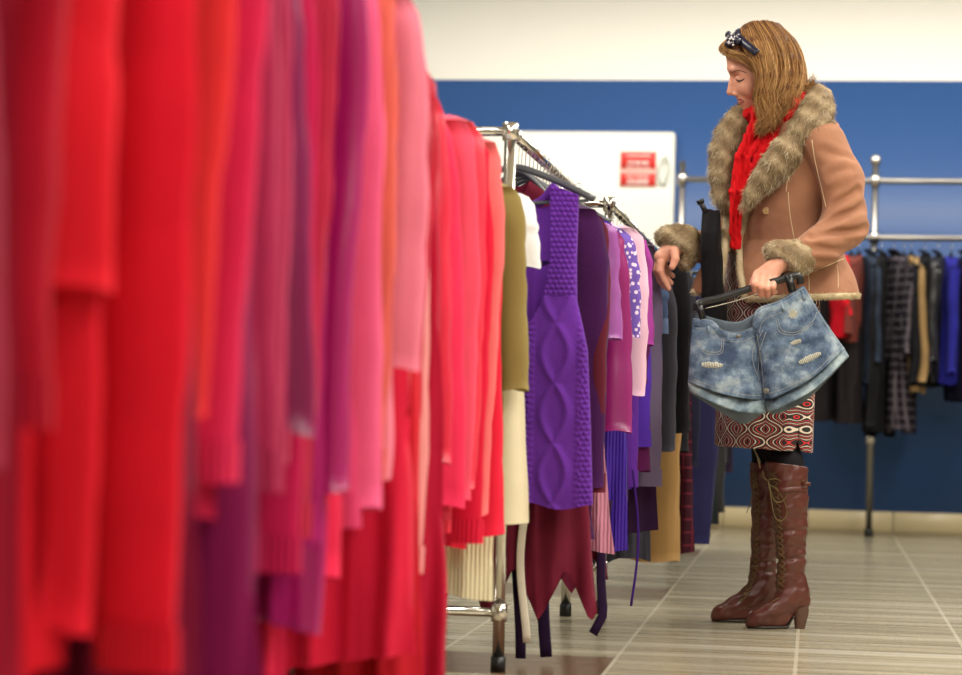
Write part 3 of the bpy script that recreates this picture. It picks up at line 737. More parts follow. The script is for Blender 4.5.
Dl = [
  (822, 'brown-black', (32, 26, 28), 'plain', 'coat', 420, .05, True), (838, 'bright red', (206, 16, 36), 'plain', 'jumper', 335, .055, True),
 (850, 'charcoal brown', (38, 32, 34), 'plain', 'dress', 422, .05, False), (858, 'chestnut', (116, 56, 48), 'knit', 'jumper', 342, .045, True),
 (869, 'dark denim blue', (40, 50, 66), 'denim', 'jacket', 384, .04, True), (881, 'pitch black', (16, 15, 18), 'plain', 'coat', 434, .045, True),
 (893, 'black and grey plaid', (26, 22, 30), 'plaid', 'shirt', 362, .045, True), (903, 'long grey plaid', (34, 28, 36), 'plaid', 'tunic', 432, .05, False),
 (910, 'sand brown', (146, 118, 78), 'plain', 'cardigan', 391, .04, True), (924, 'matt black', (15, 15, 20), 'plain', 'jacket', 386, .07, True),
 (937, 'glossy black', (14, 14, 18), 'satin', 'coat', 380, .05, True), (950, 'cobalt blue', (34, 34, 132), 'plain', 'cardigan', 382, .05, True),
 (964, 'dark navy', (18, 20, 48), 'plain', 'coat', 400, .05, True), (980, 'deep grey', (40, 40, 46), 'plain', 'jacket', 390, .05, True),
]
prev = None
for i, (px, cn, c, fk, kind, py, th, sl) in enumerate(Dl):
    x = xw(px, YD-.03, 1.2); hem = zw(px, py, YD-.1)
    where = f' on the wall rack, right of the {prev}' if prev else ' behind the woman'
    garment(kind.replace(' ', '_'), f'{cn} {kind}{where}'+('' if prev else ' on the wall rack'), kind.split()[-1], fab(c, fk), x, YD-.03, .2, hem, sleeve=(hem+.06+.05*math.sin(i*2)) if sl else None, rz=math.pi/2+math.radians(rnd.uniform(-16, 16)), group=G, zrail=zL,
            th=th, sr=.052, hang='black', shoulder=.93 if sl else .8, fold=.02, collar=fab(c) if kind in ('coat', 'jacket', 'shirt') else None)
    prev = f'{cn} {kind}'

# ------------------------------------------------------------------ the woman
# frame: (x, y) at her distance, d along the view (negative = nearer); one unit is about 3 mm
feet = W([778, 625, 0]); WO = np.array([feet[0], feet[1], 0.0])
person = empty('person', WO)
tag(person, 'woman in tan fur-trimmed jacket, red scarf and brown lace-up boots, looking down', 'person')
def wmesh(name, m, f, lo, hi, h, parent=person, floor=False, attr=None):
    V, Q = nets(f, lo, hi, h); P = W(V)
    if floor: P[:, 2] = np.maximum(P[:, 2], 0.0)
    return link(name, mkmesh(P-WO, Q), m, parent), V, Q
def wmb(b, name, m, parent=person): return b.build(name, m, parent, WO)
def wline(pts, n=8): return W(catmull(pts, n))
SKIN = mat('skin', (208, 146, 120), .5, bump=[('noise', 120, .08, .001)], vary=.04, vscale=12); 
SKIN.node_tree.nodes['Principled BSDF'].inputs['Subsurface Weight'].default_value = .12
SKIN.node_tree.nodes['Principled BSDF'].inputs['Subsurface Scale'].default_value = .01
SUEDE = mat('tan_suede', (156, 110, 84), .85, bump=[('noise', 13, .45, .014), ('noise', 40, .2, .005), ('noise', 300, .15, .001)], vary=.08, vscale=9, sheen=.15, spec=.15)
SCARF = mat('red_scarf', (196, 14, 22), .85, bump=[('noise', 45, .35, .006), ('noise', 250, .3, .001)], vary=.1, sheen=.05, spec=.15)
LEATHER = mat('brown_leather', (80, 35, 25), .36, bump=[('noise', 45, .3, .004), ('noise', 220, .15, .001)], vary=.18, vscale=11, spec=.5)
DARKLEA = mat('dark_sole', (40, 26, 20), .5)
HEELM = mat('stacked_heel', (84, 56, 42), .45, bump=[('Z', 40, .3, .001)])
LACE = mat('olive_lace', (96, 78, 40), .8)
TIGHTS = mat('black_tights', (16, 14, 18), .8, spec=.2)
def shade_mat(name, ramp, rough=.6, spec=.3):
    m = mat(name, (128, 128, 128), rough, spec=spec); nt = m.node_tree; a = nt.nodes.new('ShaderNodeAttribute'); a.attribute_name = 'shade'
    r = nt.nodes.new('ShaderNodeValToRGB'); r.color_ramp.elements.remove(r.color_ramp.elements[0])
    for i, (p, c) in enumerate(ramp):
        e = r.color_ramp.elements[0] if i == 0 else r.color_ramp.elements.new(p); e.position = p; e.color = lin(c)
    nt.links.new(a.outputs['Fac'], r.inputs[0]); nt.links.new(r.outputs[0], nt.nodes['Principled BSDF'].inputs['Base Color']); return m
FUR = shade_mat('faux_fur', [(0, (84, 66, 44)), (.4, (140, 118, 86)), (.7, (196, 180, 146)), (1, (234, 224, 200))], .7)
SHEAR = shade_mat('shearling', [(0, (176, 154, 116)), (1, (226, 212, 178))], .8)
HAIRM = shade_mat('blond_hair', [(0, (62, 38, 22)), (.35, (114, 76, 42)), (.65, (166, 122, 72)), (1, (214, 174, 120))], .6, .15)

# --- body: head, neck, torso, arms, legs and hands
DN = (float(floor_depth(775, 628.4))-D0)/S+4; DF = (float(floor_depth(732, 621.6))-D0)/S+6
TA = math.radians(38)     # torso turned towards the viewer
def headf(P):
    d = ell(P, (766, 60, 0), (30, 30.5, 24))
    d = smin(d, chain(P, [(737.5, 50, 0, 12.5), (741, 64, 0, 14)]), 8)       # forehead
    d = smin(d, ell(P, (752, 76, 0), (18, 24, 20)), 7)                  # face mass
    d = smin(d, cone(P, (751, 101, -1), (765, 95, -1), 8.5, 13), 7)      # jaw
    d = smin(d, ell(P, (747.5, 107.5, -1), (5, 4.6, 5.5)), 4)             # chin
    d = smin(d, ell(P, (744.5, 99.5, -1), (6, 5.5, 7)), 3)               # mouth mass
    d = smin(d, chain(P, [(733, 75, -1, 2.6), (731.6, 84, -1, 3.0), (730.6, 90.8, -1, 3.7)], 1.5), 3.0)
    d = smin(d, chain(P, [(743, 78, -1, 8.5), (741, 90, -1, 7), (745.5, 99, -1, 7)]), 4)   # nose bridge
    d = smin(d, ell(P, (730.6, 92.8, -1), (4.0, 2.9, 3.4)), 1.2)           # nose tip
    for s in (-1, 1): d = smin(d, ell(P, (736.4, 94.2, -1+s*4), (3.6, 2.6, 2.4)), 1.5)  # wings
    d = smin(d, ell(P, (733.5, 69.5, -1), (5, 3.4, 12)), 4)               # brow
    for s in (-1, 1):
        d = smax(d, -ell(P, (734.5, 77.5, -1+s*11), (4.2, 3.6, 6)), 3)
        d = smin(d, ell(P, (739.6, 78.5, -1+s*10), (4.4, 3.6, 4.4)), 1.0)
        d = smin(d, ell(P, (749, 88, s*12), (9, 8, 7)), 5)              # cheeks
    d = smin(d, ell(P, (739.6, 99.2, -1), (2.5, 1.5, 4.6)), .8)          # upper lip
    d = smin(d, ell(P, (741.0, 102.4, -1), (2.6, 1.6, 4.2)), .8)         # lower lip
    for s in (-1, 1): d = smin(d, ell(P, (770, 78, s*25), (5, 8, 2.5)), 1.5)  # ears
    d = smin(d, cone(P, (772, 92, 0), (786, 124, 2), 15, 17), 6)        # neck
    return d
V1, Q1 = nets(headf, (718, 20, -36), (808, 128, 36), .8)
def bodyf(P):
    d = loft(P, [(104, 787, 2, 16, 15), (120, 787, 2, 34, 22), (132, 786, 2, 52, 27), (170, 784, 0, 48, 34), (225, 790, 0, 40, 32), (270, 782, 0, 44, 32), (310, 776, 0, 44, 32), (345, 770, 0, 40, 30)], TA)
    d = smin(d, chain(P, [(826, 142, -46, 15), (842, 226, -58, 13), (798, 258, -92, 9), (780, 266, -104, 8)]), 5)
    d = smin(d, chain(P, [(750, 138, 44, 14), (738, 232, 6, 12), (700, 247, -14, 9), (680, 248, -22, 8)]), 5)
    d = smin(d, chain(P, [(780, 330, -12, 24), (782, 400, DN*.3, 16), (784, 447, DN*.4, 12.5), (788, 474, DN, 13.5), (791, 540, DN, 9.5), (792, 592, DN, 7)]), 6)
    d = smin(d, chain(P, [(766, 330, 14, 24), (766, 400, DF*.6, 17), (768, 470, DF, 13.5), (766, 540, DF, 9), (763, 588, DF, 7)]), 6)
    return d
V2, Q2 = nets(bodyf, (655, 100, -120), (870, 605, 80), 3.2)
def fingerf(P, pts, k=1.2): return chain(P, pts, k)
def lhand(P):     # near hand closed over the hanger bar
    d = cone(P, (782, 262, -104), (770, 270, -108), 8.5, 8.5)
    for (x, y, r) in ((757.5, 274, 4.6), (763.5, 275.5, 4.7), (769, 277, 4.5), (774.5, 278, 4.0)):
        d = smin(d, cone(P, (777, 266, -106), (x, y, -115), 7, r), 3)
    for (x, y, r, L) in ((756, 277, 3.7, 13), (762.3, 278.5, 3.8, 15.5), (768.6, 280, 3.7, 15), (774.4, 280.5, 3.3, 12)):
        f = chain(P, [(x, y-1, -117, r+.4), (x-1.6, y+L*.55, -126, r), (x-1.2, y+L, -121, r*.88), (x+1, y+L*.95, -111, r*.8)], 1.0)
        d = smin(d, f, .7)
    d = smin(d, chain(P, [(768, 268, -102, 6), (758, 274, -101, 4.6), (754, 281, -103, 3.9), (752, 287, -106, 3.4)], 1.5), 2)  # thumb
    return d
V3, Q3 = nets(lhand, (738, 248, -134), (796, 302, -90), .75)
def rhand(P):     # far hand reaching down over the rack
    d = cone(P, (681, 246, -26), (670, 251, -28), 8, 9)
    d = smin(d, cone(P, (670, 251, -28), (661.5, 257, -30), 9, 7.5), 3)
    d = smin(d, chain(P, [(674, 251, -36, 5.5), (675.5, 259, -41, 4), (672.3, 267, -43, 3.3)], 1.5), 2)     # thumb
    for pts in ([(661, 262, -34, 4.4), (660, 271, -36, 3.9), (664.5, 281, -36, 3.4), (668.5, 288.5, -36, 2.8)],
                [(659, 261, -28, 4.3), (657, 270, -28, 3.9), (660.5, 281, -27, 3.4), (665, 287, -27, 2.8)],
                [(661, 259, -22, 4.1), (660.5, 269, -20, 3.7), (666, 278, -18, 3.2), (671, 283, -18, 2.7)],
                [(664, 257, -17, 3.7), (664.5, 266, -14, 3.2), (669, 273, -12, 2.8), (673, 276, -12, 2.4)]):
        d = smin(d, chain(P, pts, 1.0), .8)
    return d
V4, Q4 = nets(rhand, (646, 236, -52), (692, 296, -2), .75)
VV = []; QQ = []; n = 0
for v, q in ((V1, Q1), (V2, Q2), (V3, Q3), (V4, Q4)): VV.append(v); QQ.append(q+n); n += len(v)
BP = W(np.concatenate(VV)); BP[:, 2] = np.maximum(BP[:, 2], .02)
link('body', mkmesh(BP-WO, np.concatenate(QQ)), SKIN, person)
# face details
LIP = mat('lips', (140, 44, 48), .4); DK = mat('lash', (46, 28, 22), .6); BROW = mat('brow', (112, 70, 46), .7)
head_bvh = BVHTree.FromPolygons([tuple(p) for p in W(V1)], [tuple(q) for q in Q1])
def on(bvh, x, y, off=.0012, maxd=20):
    r = ray(np.float64(x), np.float64(y)); r = r/np.linalg.norm(r); h = bvh.ray_cast(Vector(CP), Vector(r), maxd)
    if h[0] is None: return None
    return np.array(h[0])-r*off
def surf_tube(bvh, pts, r, name, m, parent=person, off=.0006, flat=1.0, n=6):
    P = [on(bvh, x, y, off) for x, y in catmull([(a, b, 0) for a, b in pts], n)[:, :2]]; P = [p for p in P if p is not None]
    # outliers in depth are dropped
    if len(P) < 3: return None
    rr = r if np.isscalar(r) else np.interp(np.linspace(0, 1, len(P)), np.linspace(0, 1, len(r)), r)
    b = MB(); b.tube(P, rr, 6, flat=flat); return wmb(b, name, m, parent)
surf_tube(head_bvh, [(735.8, 79.4), (738.5, 80.9), (741.5, 80.4), (744.5, 78.6)], [.0010, .0022, .0024, .0010], 'eyelashes', DK)
surf_tube(head_bvh, [(731.6, 73), (735, 71.0), (740, 70.6), (746.5, 72.8)], [.0012, .0017, .0014, .0007], 'eyebrow', BROW)
surf_tube(head_bvh, [(738, 99.6), (740.5, 99.6), (744.5, 101.2)], [.0014, .0027, .001], 'lips', LIP, off=-.0002)
surf_tube(head_bvh, [(739.6, 102.4), (741.6, 102.6), (744.0, 101.8)], [.0014, .0027, .001], 'lips', LIP, off=-.0002)

# --- jacket
def near_edge(y): return np.interp(y, [105, 138, 178, 201, 213, 240, 269, 297, 312], [790, 776, 757, 748, 744, 737.5, 738.5, 743, 745])
def far_edge(y): return np.interp(y, [105, 125, 155, 187, 205, 240, 285, 312], [752, 748, 737, 734, 732, 728, 722, 718])
def sleeves(P):
    a = chain(P, [(824, 143, -44, 22.5), (842, 180, -56, 20.5), (844, 226, -60, 21.5), (820, 247, -78, 18.5), (797, 257, -92, 16)], 10)
    c = chain(P, [(752, 138, 46, 22), (742, 190, 30, 19), (735, 232, 6, 18), (704, 247, -10, 14.5), (690, 247, -16, 14)], 9)
    # soft folds gathered at the inner elbow
    for (p, q_, wd, am) in (((816, 228, -96), (866, 206, -70), 4.5, 2.6), ((812, 236, -100), (868, 228, -72), 4.5, 2.6), ((818, 216, -84), (858, 190, -74), 4.0, 1.8), ((806, 246, -108), (852, 252, -82), 4.0, 1.8),
                      ((826, 176, -78), (850, 168, -74), 5, 1.2), ((822, 150, -70), (850, 160, -66), 5, 1.0), ((800, 262, -108), (836, 264, -90), 4, 1.4)):
        l = cone(P, p, q_, 0, 0); a = a+am*1.25*np.exp(-(l/(wd*.8))**2)-am*.8*np.exp(-((l-wd*1.7)/(wd*.85))**2)
    return a, c
def jacketf(P):
    rows = [(100, 792, 3, 20, 20), (112, 790, 3, 40, 25), (124, 787, 2, 60, 31), (140, 785, 1, 62, 37), (175, 785, 0, 58, 42), (215, 789, 0, 53, 42), (240, 791, 0, 54, 42), (268, 789, 0, 66, 52), (299, 790, 0, 78, 58)]
    body = loft(P, rows, TA)
    x, y, z = P[..., 0], P[..., 1], P[..., 2]
    yb = 297+(x-790)*-.03
    body = np.maximum(body, y-yb)
    front = z < 0
    # far front panel swinging open
    a, c = sleeves(P)
    fl = (y-240)/55.0
    c0 = 724-24*np.clip(fl, 0, 1)**1.3*1.0; 
    pan = np.sqrt(((x-(c0+2))/np.maximum(6+15*np.clip(fl, 0, 1), 4))**2+((z-(-18-6*fl))/9)**2)-1
    pan = np.maximum(pan*6, np.maximum(244-y, y-(292+(x-692)*.16)))
    body = smin(body, pan, 4)
    # inside removed so the dress and scarf show in the open front
    e0, e1 = far_edge(y), near_edge(y); t = np.maximum(e0-x, x-e1); cut = np.maximum(t, z-16)
    body = smax(body, -cut, 2.5)
    inner = loft(P, [(95, 790, 2, 18, 14), (140, 785, 0, 50, 27), (215, 789, 0, 43, 33), (242, 790, 0, 44, 33), (268, 789, 0, 55, 42), (299, 790, 0, 68, 49), (310, 790, 0, 68, 49)], TA)
    body = smax(body, -inner, 3)
    nk = cone(P, (785, 90, -4), (784, 122, -6), 22, 17); body = smax(body, -nk, 3)
    # soft vertical drapes of the skirt of the jacket
    body = body+1.3*np.sin(x*.16+z*.05)*np.clip((y-245)/40, 0, 1)+.8*np.sin(y*.12+x*.07)
    d = smin(smin(body, a, 5), c, 5)
    # armhole groove
    return d
jk, JV, JQ = wmesh('jacket', SUEDE, jacketf, (668, 96, -130), (876, 304, 96), 1.6)
jb = BVHTree.FromPolygons([tuple(p) for p in W(JV)], [tuple(q) for q in JQ])
SEAM = mat('cream_seam', (206, 180, 142), .9, bump=[('noise', 300, .4, .001)])
for pts in ([(812, 140), (815, 160), (821, 185), (826, 207)], [(788, 192), (790, 215), (794, 238)], [(806, 274), (822, 268), (838, 261), (856, 255)], [(808, 272), (809, 282), (809, 291)], [(836, 260), (838, 275), (838, 288)],
            [(838, 122), (850, 130), (856, 150), (858, 165)], [(797, 168), (788, 180), (786, 192)]):
    surf_tube(jb, pts, .0017, 'seam', SEAM, jk, off=-.0003)
for (x, y) in ((766, 211),):
    p = on(jb, x, y, .004); b = MB(); M_ = p
    ang = np.linspace(0, 2*math.pi, 20); b.tube([p+.0085*(math.cos(a)*RT+math.sin(a)*UP) for a in ang], .0022, 6, cap=False); b.ball(p+fw*.002, (.008, .003, .008)); wmb(b, 'button', mat('tan_button', (176, 142, 92), .35), jk)

def fur(name, f, lo, hi, parent, n, length, lay, h=1.6, wild=.5, core=(150, 128, 96), scale=1.0):
    """plush surface with short tapering hairs lying along `lay`"""
    V, Q = nets(f, lo, hi, h); P = W(V); Nn = vnormals(P, Q)
    ctr = P[Q].mean(1); nn = Nn[Q].mean(1); ar = np.linalg.norm(np.cross(P[Q[:, 2]]-P[Q[:, 0]], P[Q[:, 3]]-P[Q[:, 1]]), axis=1); pr = ar/ar.sum()
    k = NR.choice(len(Q), n, p=pr); w = NR.dirichlet([1, 1, 1, 1], n); p0 = (P[Q[k]]*w[..., None]).sum(1); nv = nn[k]
    # orientation check: normals point outwards
    if (nn*(ctr-ctr.mean(0))).sum() < 0: nv = -nv
    L = np.asarray(lay(p0) if callable(lay) else np.broadcast_to(lay, p0.shape), float)
    # clumps
    sd = NR.randn(60, 3)*.5; cid = np.floor(p0/(.012*scale)).astype(int); hsh = (cid[:, 0]*73856093 ^ cid[:, 1]*19349663 ^ cid[:, 2]*83492791) % 60
    dirv = nv*.55+L*.9+sd[hsh]*wild+NR.randn(n, 3)*.18; dirv /= np.linalg.norm(dirv, axis=1)[:, None]
    ln = length*(.6+.6*NR.rand(n)); K = 4; t = np.linspace(0, 1, K)
    G = p0[:, None]-nv[:, None]*.002+dirv[:, None]*(ln[:, None]*t)[..., None]+L[:, None]*(ln[:, None]*.35*t**2)[..., None]
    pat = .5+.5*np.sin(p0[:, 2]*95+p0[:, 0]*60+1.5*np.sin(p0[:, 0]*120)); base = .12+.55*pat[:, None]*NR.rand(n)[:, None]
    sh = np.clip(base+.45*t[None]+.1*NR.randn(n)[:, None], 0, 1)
    Vs, Qs, ss = strands_mesh(G, .0009, .00012, sh)
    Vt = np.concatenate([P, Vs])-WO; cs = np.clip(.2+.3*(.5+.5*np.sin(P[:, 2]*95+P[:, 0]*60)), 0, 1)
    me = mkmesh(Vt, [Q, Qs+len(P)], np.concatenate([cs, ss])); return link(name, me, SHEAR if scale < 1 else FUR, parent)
DOWN = -UP
def collarf(P):
    # near lapel, upper collar, round the neck and the far lapel
    a = chain(P, [(746, 206, -53, 4.5), (752, 194, -52, 7), (764, 179, -50, 11.5), (776, 165, -51, 14.5), (787, 150, -50, 15), (793, 142, -48, 12)], 5)
    up = chain(P, [(800, 130, -46, 12), (810, 122, -40, 15), (818, 108, -30, 15.5), (819, 98, -14, 12.5), (808, 95, 10, 12), (790, 101, 32, 12)], 5)
    up = smin(up, chain(P, [(804, 130, -46, 11), (817, 134, -48, 11), (824, 124, -44, 11)], 4), 4)
    fr = chain(P, [(790, 101, 32, 12), (762, 112, 36, 12), (742, 121, 18, 15), (731, 134, 2, 14.5), (723, 152, -6, 12), (722, 174, -14, 11.5), (722, 194, -17, 9), (725, 210, -17, 5)], 5)
    d = np.minimum(np.minimum(a, up), fr)
    x, y, z = P[..., 0], P[..., 1], P[..., 2]
    return d+1.2*np.sin(x*.35+y*.2)*np.sin(y*.3+z*.2)
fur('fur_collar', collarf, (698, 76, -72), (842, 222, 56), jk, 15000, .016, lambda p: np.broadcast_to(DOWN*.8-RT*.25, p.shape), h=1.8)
def cuffn(P):
    d = chain(P, [(800, 257, -92, 17.5), (791, 259, -96, 18.5), (783, 256, -99, 15.5)], 4)
    d = smin(d, ell(P, (776, 249, -100), (12, 8, 13)), 6)
    d = smax(d, -cone(P, (786, 263, -104), (768, 274, -114), 9, 15), 3); return d
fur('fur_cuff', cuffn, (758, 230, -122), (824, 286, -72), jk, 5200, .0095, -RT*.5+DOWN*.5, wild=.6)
def cufff(P):
    d = chain(P, [(690, 247, -16, 15), (684, 243, -20, 18), (676, 240, -22, 16)], 4)
    d = smin(d, ell(P, (666, 236, -22), (10.5, 9, 14)), 6); d = smin(d, ell(P, (687, 260, -22), (9, 10, 12)), 5)
    d = smax(d, -cone(P, (674, 254, -34), (662, 266, -40), 9, 15), 3); return d
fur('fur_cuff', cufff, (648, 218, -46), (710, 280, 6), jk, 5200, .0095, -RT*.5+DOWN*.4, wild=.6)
# shearling edges: hem and the two front edges
def edge_fur(name, pts, rads, n=1500, ln=.008):
    C_ = catmull(pts, 6); R_ = np.interp(np.linspace(0, 1, len(C_)), np.linspace(0, 1, len(rads)), rads)
    PP = [tuple(c)+(r,) for c, r in zip(C_, R_)]
    lo = C_.min(0)-6; hi = C_.max(0)+6
    def f(P):
        d = None
        for a, b_ in zip(PP[:-1], PP[1:]):
            e = cone(P, a[:3], b_[:3], a[3], b_[3]); d = e if d is None else np.minimum(d, e)
        return d
    fur(name, f, lo, hi, jk, n, ln, DOWN*.4, h=1.3, wild=.9, scale=.5)
def hemline(xs, y0, slope, off=0.0):
    out = []
    for x in xs:
        y = y0+(x-790)*slope; p = None
        for k in range(12):
            p = on(jb, x, y-2-k*2, .0)
            if p is not None and np.dot(p-CP, fw) < D0+20*S: break
        if p is not None: out.append((x, y, (np.dot(p-CP, fw)-D0)/S+off))
    return out
hl = hemline([748, 762, 776, 792, 808, 824, 838, 850, 858], 297.5, -.035)
edge_fur('fur_hem', hl, [2.8, 3.0, 2.9, 2.7], 4200)
def dpt(x, y, default=-45):
    p = on(jb, x, y, 0)
    if p is None: return default
    v = (np.dot(p-CP, fw)-D0)/S
    return v if v < 0 else default
ne = [(near_edge(y)+1.5, y, dpt(near_edge(y)+5, y)-.5) for y in (205, 216, 228, 240, 255, 270, 284, 296)]
edge_fur('fur_front_edge', ne, [4.2, 3.6, 3.2, 3.4], 2600)
fe = [(far_edge(y)-2.5, y, dpt(far_edge(y)-6, y, -18)-1) for y in (203, 216, 230, 245, 260, 275, 288)]
edge_fur('fur_front_edge', fe, [4.8, 4.6, 4.0, 3.6], 2600)
fh = [(x, 291+(x-692)*.10, -26) for x in (694, 702, 710, 718)]
edge_fur('fur_hem', fh, [3.2, 3.0, 2.8], 1000)

# --- scarf
def scarff(P):
    d = chain(P, [(764, 110, -22, 8), (784, 112, -25, 10), (800, 100, -14, 9), (802, 94, 4, 8), (786, 96, 20, 9), (758, 108, 16, 9), (752, 114, -2, 8), (764, 112, -20, 8)], 3)
    d = smin(d, chain(P, [(798, 92, -14, 7), (790, 104, -24, 9), (772, 120, -28, 10)], 3), 3)
    nf = 7
    for k in range(nf):
        t = k/(nf-1); xa = 751+t*32; xb = 735+t*22; xc = 731.5+t*14.5; xd = 730.5+t*8
        r = 3.1-.6*abs(t-.5)
        pts = [(xa+5, 112, -20, r+1.2), (xa, 128, -25-4*math.sin(k*2.1), r+.6), (xb+2, 158, -32-4*math.cos(k*2.3), r), (xc, 192, -36-3.5*math.sin(k*1.7), r*.92), (xd+1, 222, -36-3*math.cos(k*2), r*.8), (xd+1, 246+3*math.sin(k*3), -33, r*.65)]
        d = smin(d, chain(P, pts, 1), .7)
    x, y, z = P[..., 0], P[..., 1], P[..., 2]
    return d+.55*np.sin(x*1.3+y*.12+z*.6)+.25*np.sin(x*.8-y*.6)+.3*np.sin(y*.33+x*.1)
wmesh('scarf', SCARF, scarff, (722, 80, -50), (816, 258, 36), .9)

# --- dress with its looping print
def print_mat():
    m = mat('printed_jersey', (20, 18, 20), .75); nt = m.node_tree; N = nt.nodes; L = nt.links; b = N['Principled BSDF']
    tc = N.new('ShaderNodeTexCoord'); sp = N.new('ShaderNodeSeparateXYZ'); L.new(tc.outputs['Object'], sp.inputs[0])
    def M(op, a, c=None, e=None):
        n = N.new('ShaderNodeMath'); n.operation = op
        for i, v in enumerate((a, c, e)):
            if v is None: continue
            if isinstance(v, (int, float)): n.inputs[i].default_value = v
            else: L.new(v, n.inputs[i])
        return n.outputs[0]
    h = M('ADD', sp.outputs[0], M('MULTIPLY', sp.outputs[1], -.9)); z = sp.outputs[2]
    # interlocking ogee lines: cosine ribbons mirrored column by column
    u = M('MULTIPLY', h, 1/.05); col = M('PINGPONG', u, 1.0)
    w = M('MULTIPLY', M('SINE', M('MULTIPLY', z, 2*math.pi/.075)), .42)
    a = M('ABSOLUTE', M('SUBTRACT', M('ADD', col, w), .5))
    rings = M('PINGPONG', M('MULTIPLY', a, 1.0), .5)
    r = N.new('ShaderNodeValToRGB'); r.color_ramp.interpolation = 'CONSTANT'; e = r.color_ramp.elements
    e[0].position = 0; e[0].color = lin((226, 214, 196)); e[1].position = .05; e[1].color = lin((24, 20, 22))
    for p, c in ((.19, (206, 44, 46)), (.225, (24, 20, 22)), (.31, (226, 214, 196)), (.36, (24, 20, 22)), (.47, (206, 60, 60))):
        x = e.new(p); x.color = lin(c)
    L.new(rings, r.inputs[0]); L.new(r.outputs[0], b.inputs['Base Color']); return m
def dressf(P):
    d = loft(P, [(118, 785, 0, 34, 16), (140, 784, -1, 46, 25), (175, 782, -1, 46, 33), (205, 779, 6, 42, 32), (228, 772, 13, 44, 32), (262, 770, 12, 48, 34), (285, 771, 6, 52, 38), (310, 771, 2, 54, 41), (380, 767, 0, 52, 44), (425, 764, 0, 52, 45), (452, 763, 0, 51, 46)], TA)
    x, y, z = P[..., 0], P[..., 1], P[..., 2]
    d = d+1.6*np.sin(x*.17+z*.08+.5)*np.clip((y-330)/80, 0, 1)+.7*np.sin(x*.4-z*.1)*np.clip((y-330)/80, 0, 1)
    d = np.maximum(d, y-(446+(x-715)*.075))
    return smax(d, -loft(P, [(380, 766, 0, 46, 40), (470, 763, 0, 48, 43)], TA), 1) if True else d
wmesh('dress', print_mat(), dressf, (700, 112, -62), (834, 458, 62), 1.6)

# --- legs and boots
def tightsf(P):
    return smin(chain(P, [(782, 405, DN*.3, 19), (784, 447, DN*.4, 15), (787, 464, DN*.85, 16.5), (788, 480, DN, 16.5)], 3), chain(P, [(766, 405, DF*.6, 19), (769, 445, DF*.9, 17.5), (768, 478, DF, 16)], 3), 1)
wmesh('tights', TIGHTS, tightsf, (742, 392, DN-24), (816, 484, DF+24), 1.6)
def bootf_factory(sx, sy, dd, far):
    def f(P):
        P = P-np.array([0, 0, dd]); x, y = P[..., 0], P[..., 1]
        if not far:
            rows = [(460, 785.5, 0, 21.5, 21), (480, 788.5, 0, 19.5, 20.5), (500, 789.8, 0, 18.4, 20), (520, 790.4, 0, 17.4, 19), (545, 791, 0, 15.6, 16), (568, 791, 0, 14.8, 14), (590, 791.5, 0, 16, 13.5), (606, 794, 0, 15.5, 12.5)]
            d = loft(P, rows, 0, 2.1)
            d = smin(d, chain(P, [(797, 597, 0, 13.2), (788, 602, -1, 13), (772, 613, -5, 11.5), (759, 619, -8, 9.3), (753.5, 621.5, -9, 7.6)], 6), 5)
            d = smin(d, chain(P, [(786, 620, -2, 10), (768, 623, -6, 10), (756, 624.5, -8, 8.5)], 3), 3)
            sole = np.interp(x, [744, 785, 792, 812], [627.0, 626.4, 617, 605])
            d = smax(d, y-sole, 1.0); top = 461+(x-765)*.14
        else:
            rows = [(462, 768, 0, 19, 19), (500, 769, 0, 17.5, 18.5), (540, 766, 0, 15, 16), (568, 763.5, 0, 13.5, 13.5), (590, 761, 0, 15, 13), (602, 762, 0, 15, 12)]
            d = loft(P, rows, 0, 2.1)
            d = smin(d, chain(P, [(764, 592, 0, 13), (752, 598, -1, 12.5), (735, 608, -3, 10.8), (722, 613.5, -5, 8.6), (718, 615.8, -5, 7.0)], 6), 5)
            d = smin(d, chain(P, [(750, 613, -2, 10), (732, 616.5, -4, 10), (721, 618, -5, 8)], 3), 3)
            sole = np.interp(x, [710, 748, 756, 778], [620.2, 619.6, 611, 599]); d = smax(d, y-sole, 1.0); top = 462+(x-753)*.1
        # creases in the leather
        for (cy, s, w) in ((516, .1, 1.2), (531, -.05, 1.3), (560, -.12, 2.2), (572, .06, 1.5), (546, .12, 1.0)):
            d = d+w*.8*np.exp(-((y-cy-(x-780)*s)/2.2)**2)*(x > (768 if not far else 752))
        d = d+.5*np.sin(y*.22+x*.15)+.45*np.sin(y*.55+x*.3)*np.sin(x*.25-y*.12)
        return np.maximum(d, top-y)
    return f
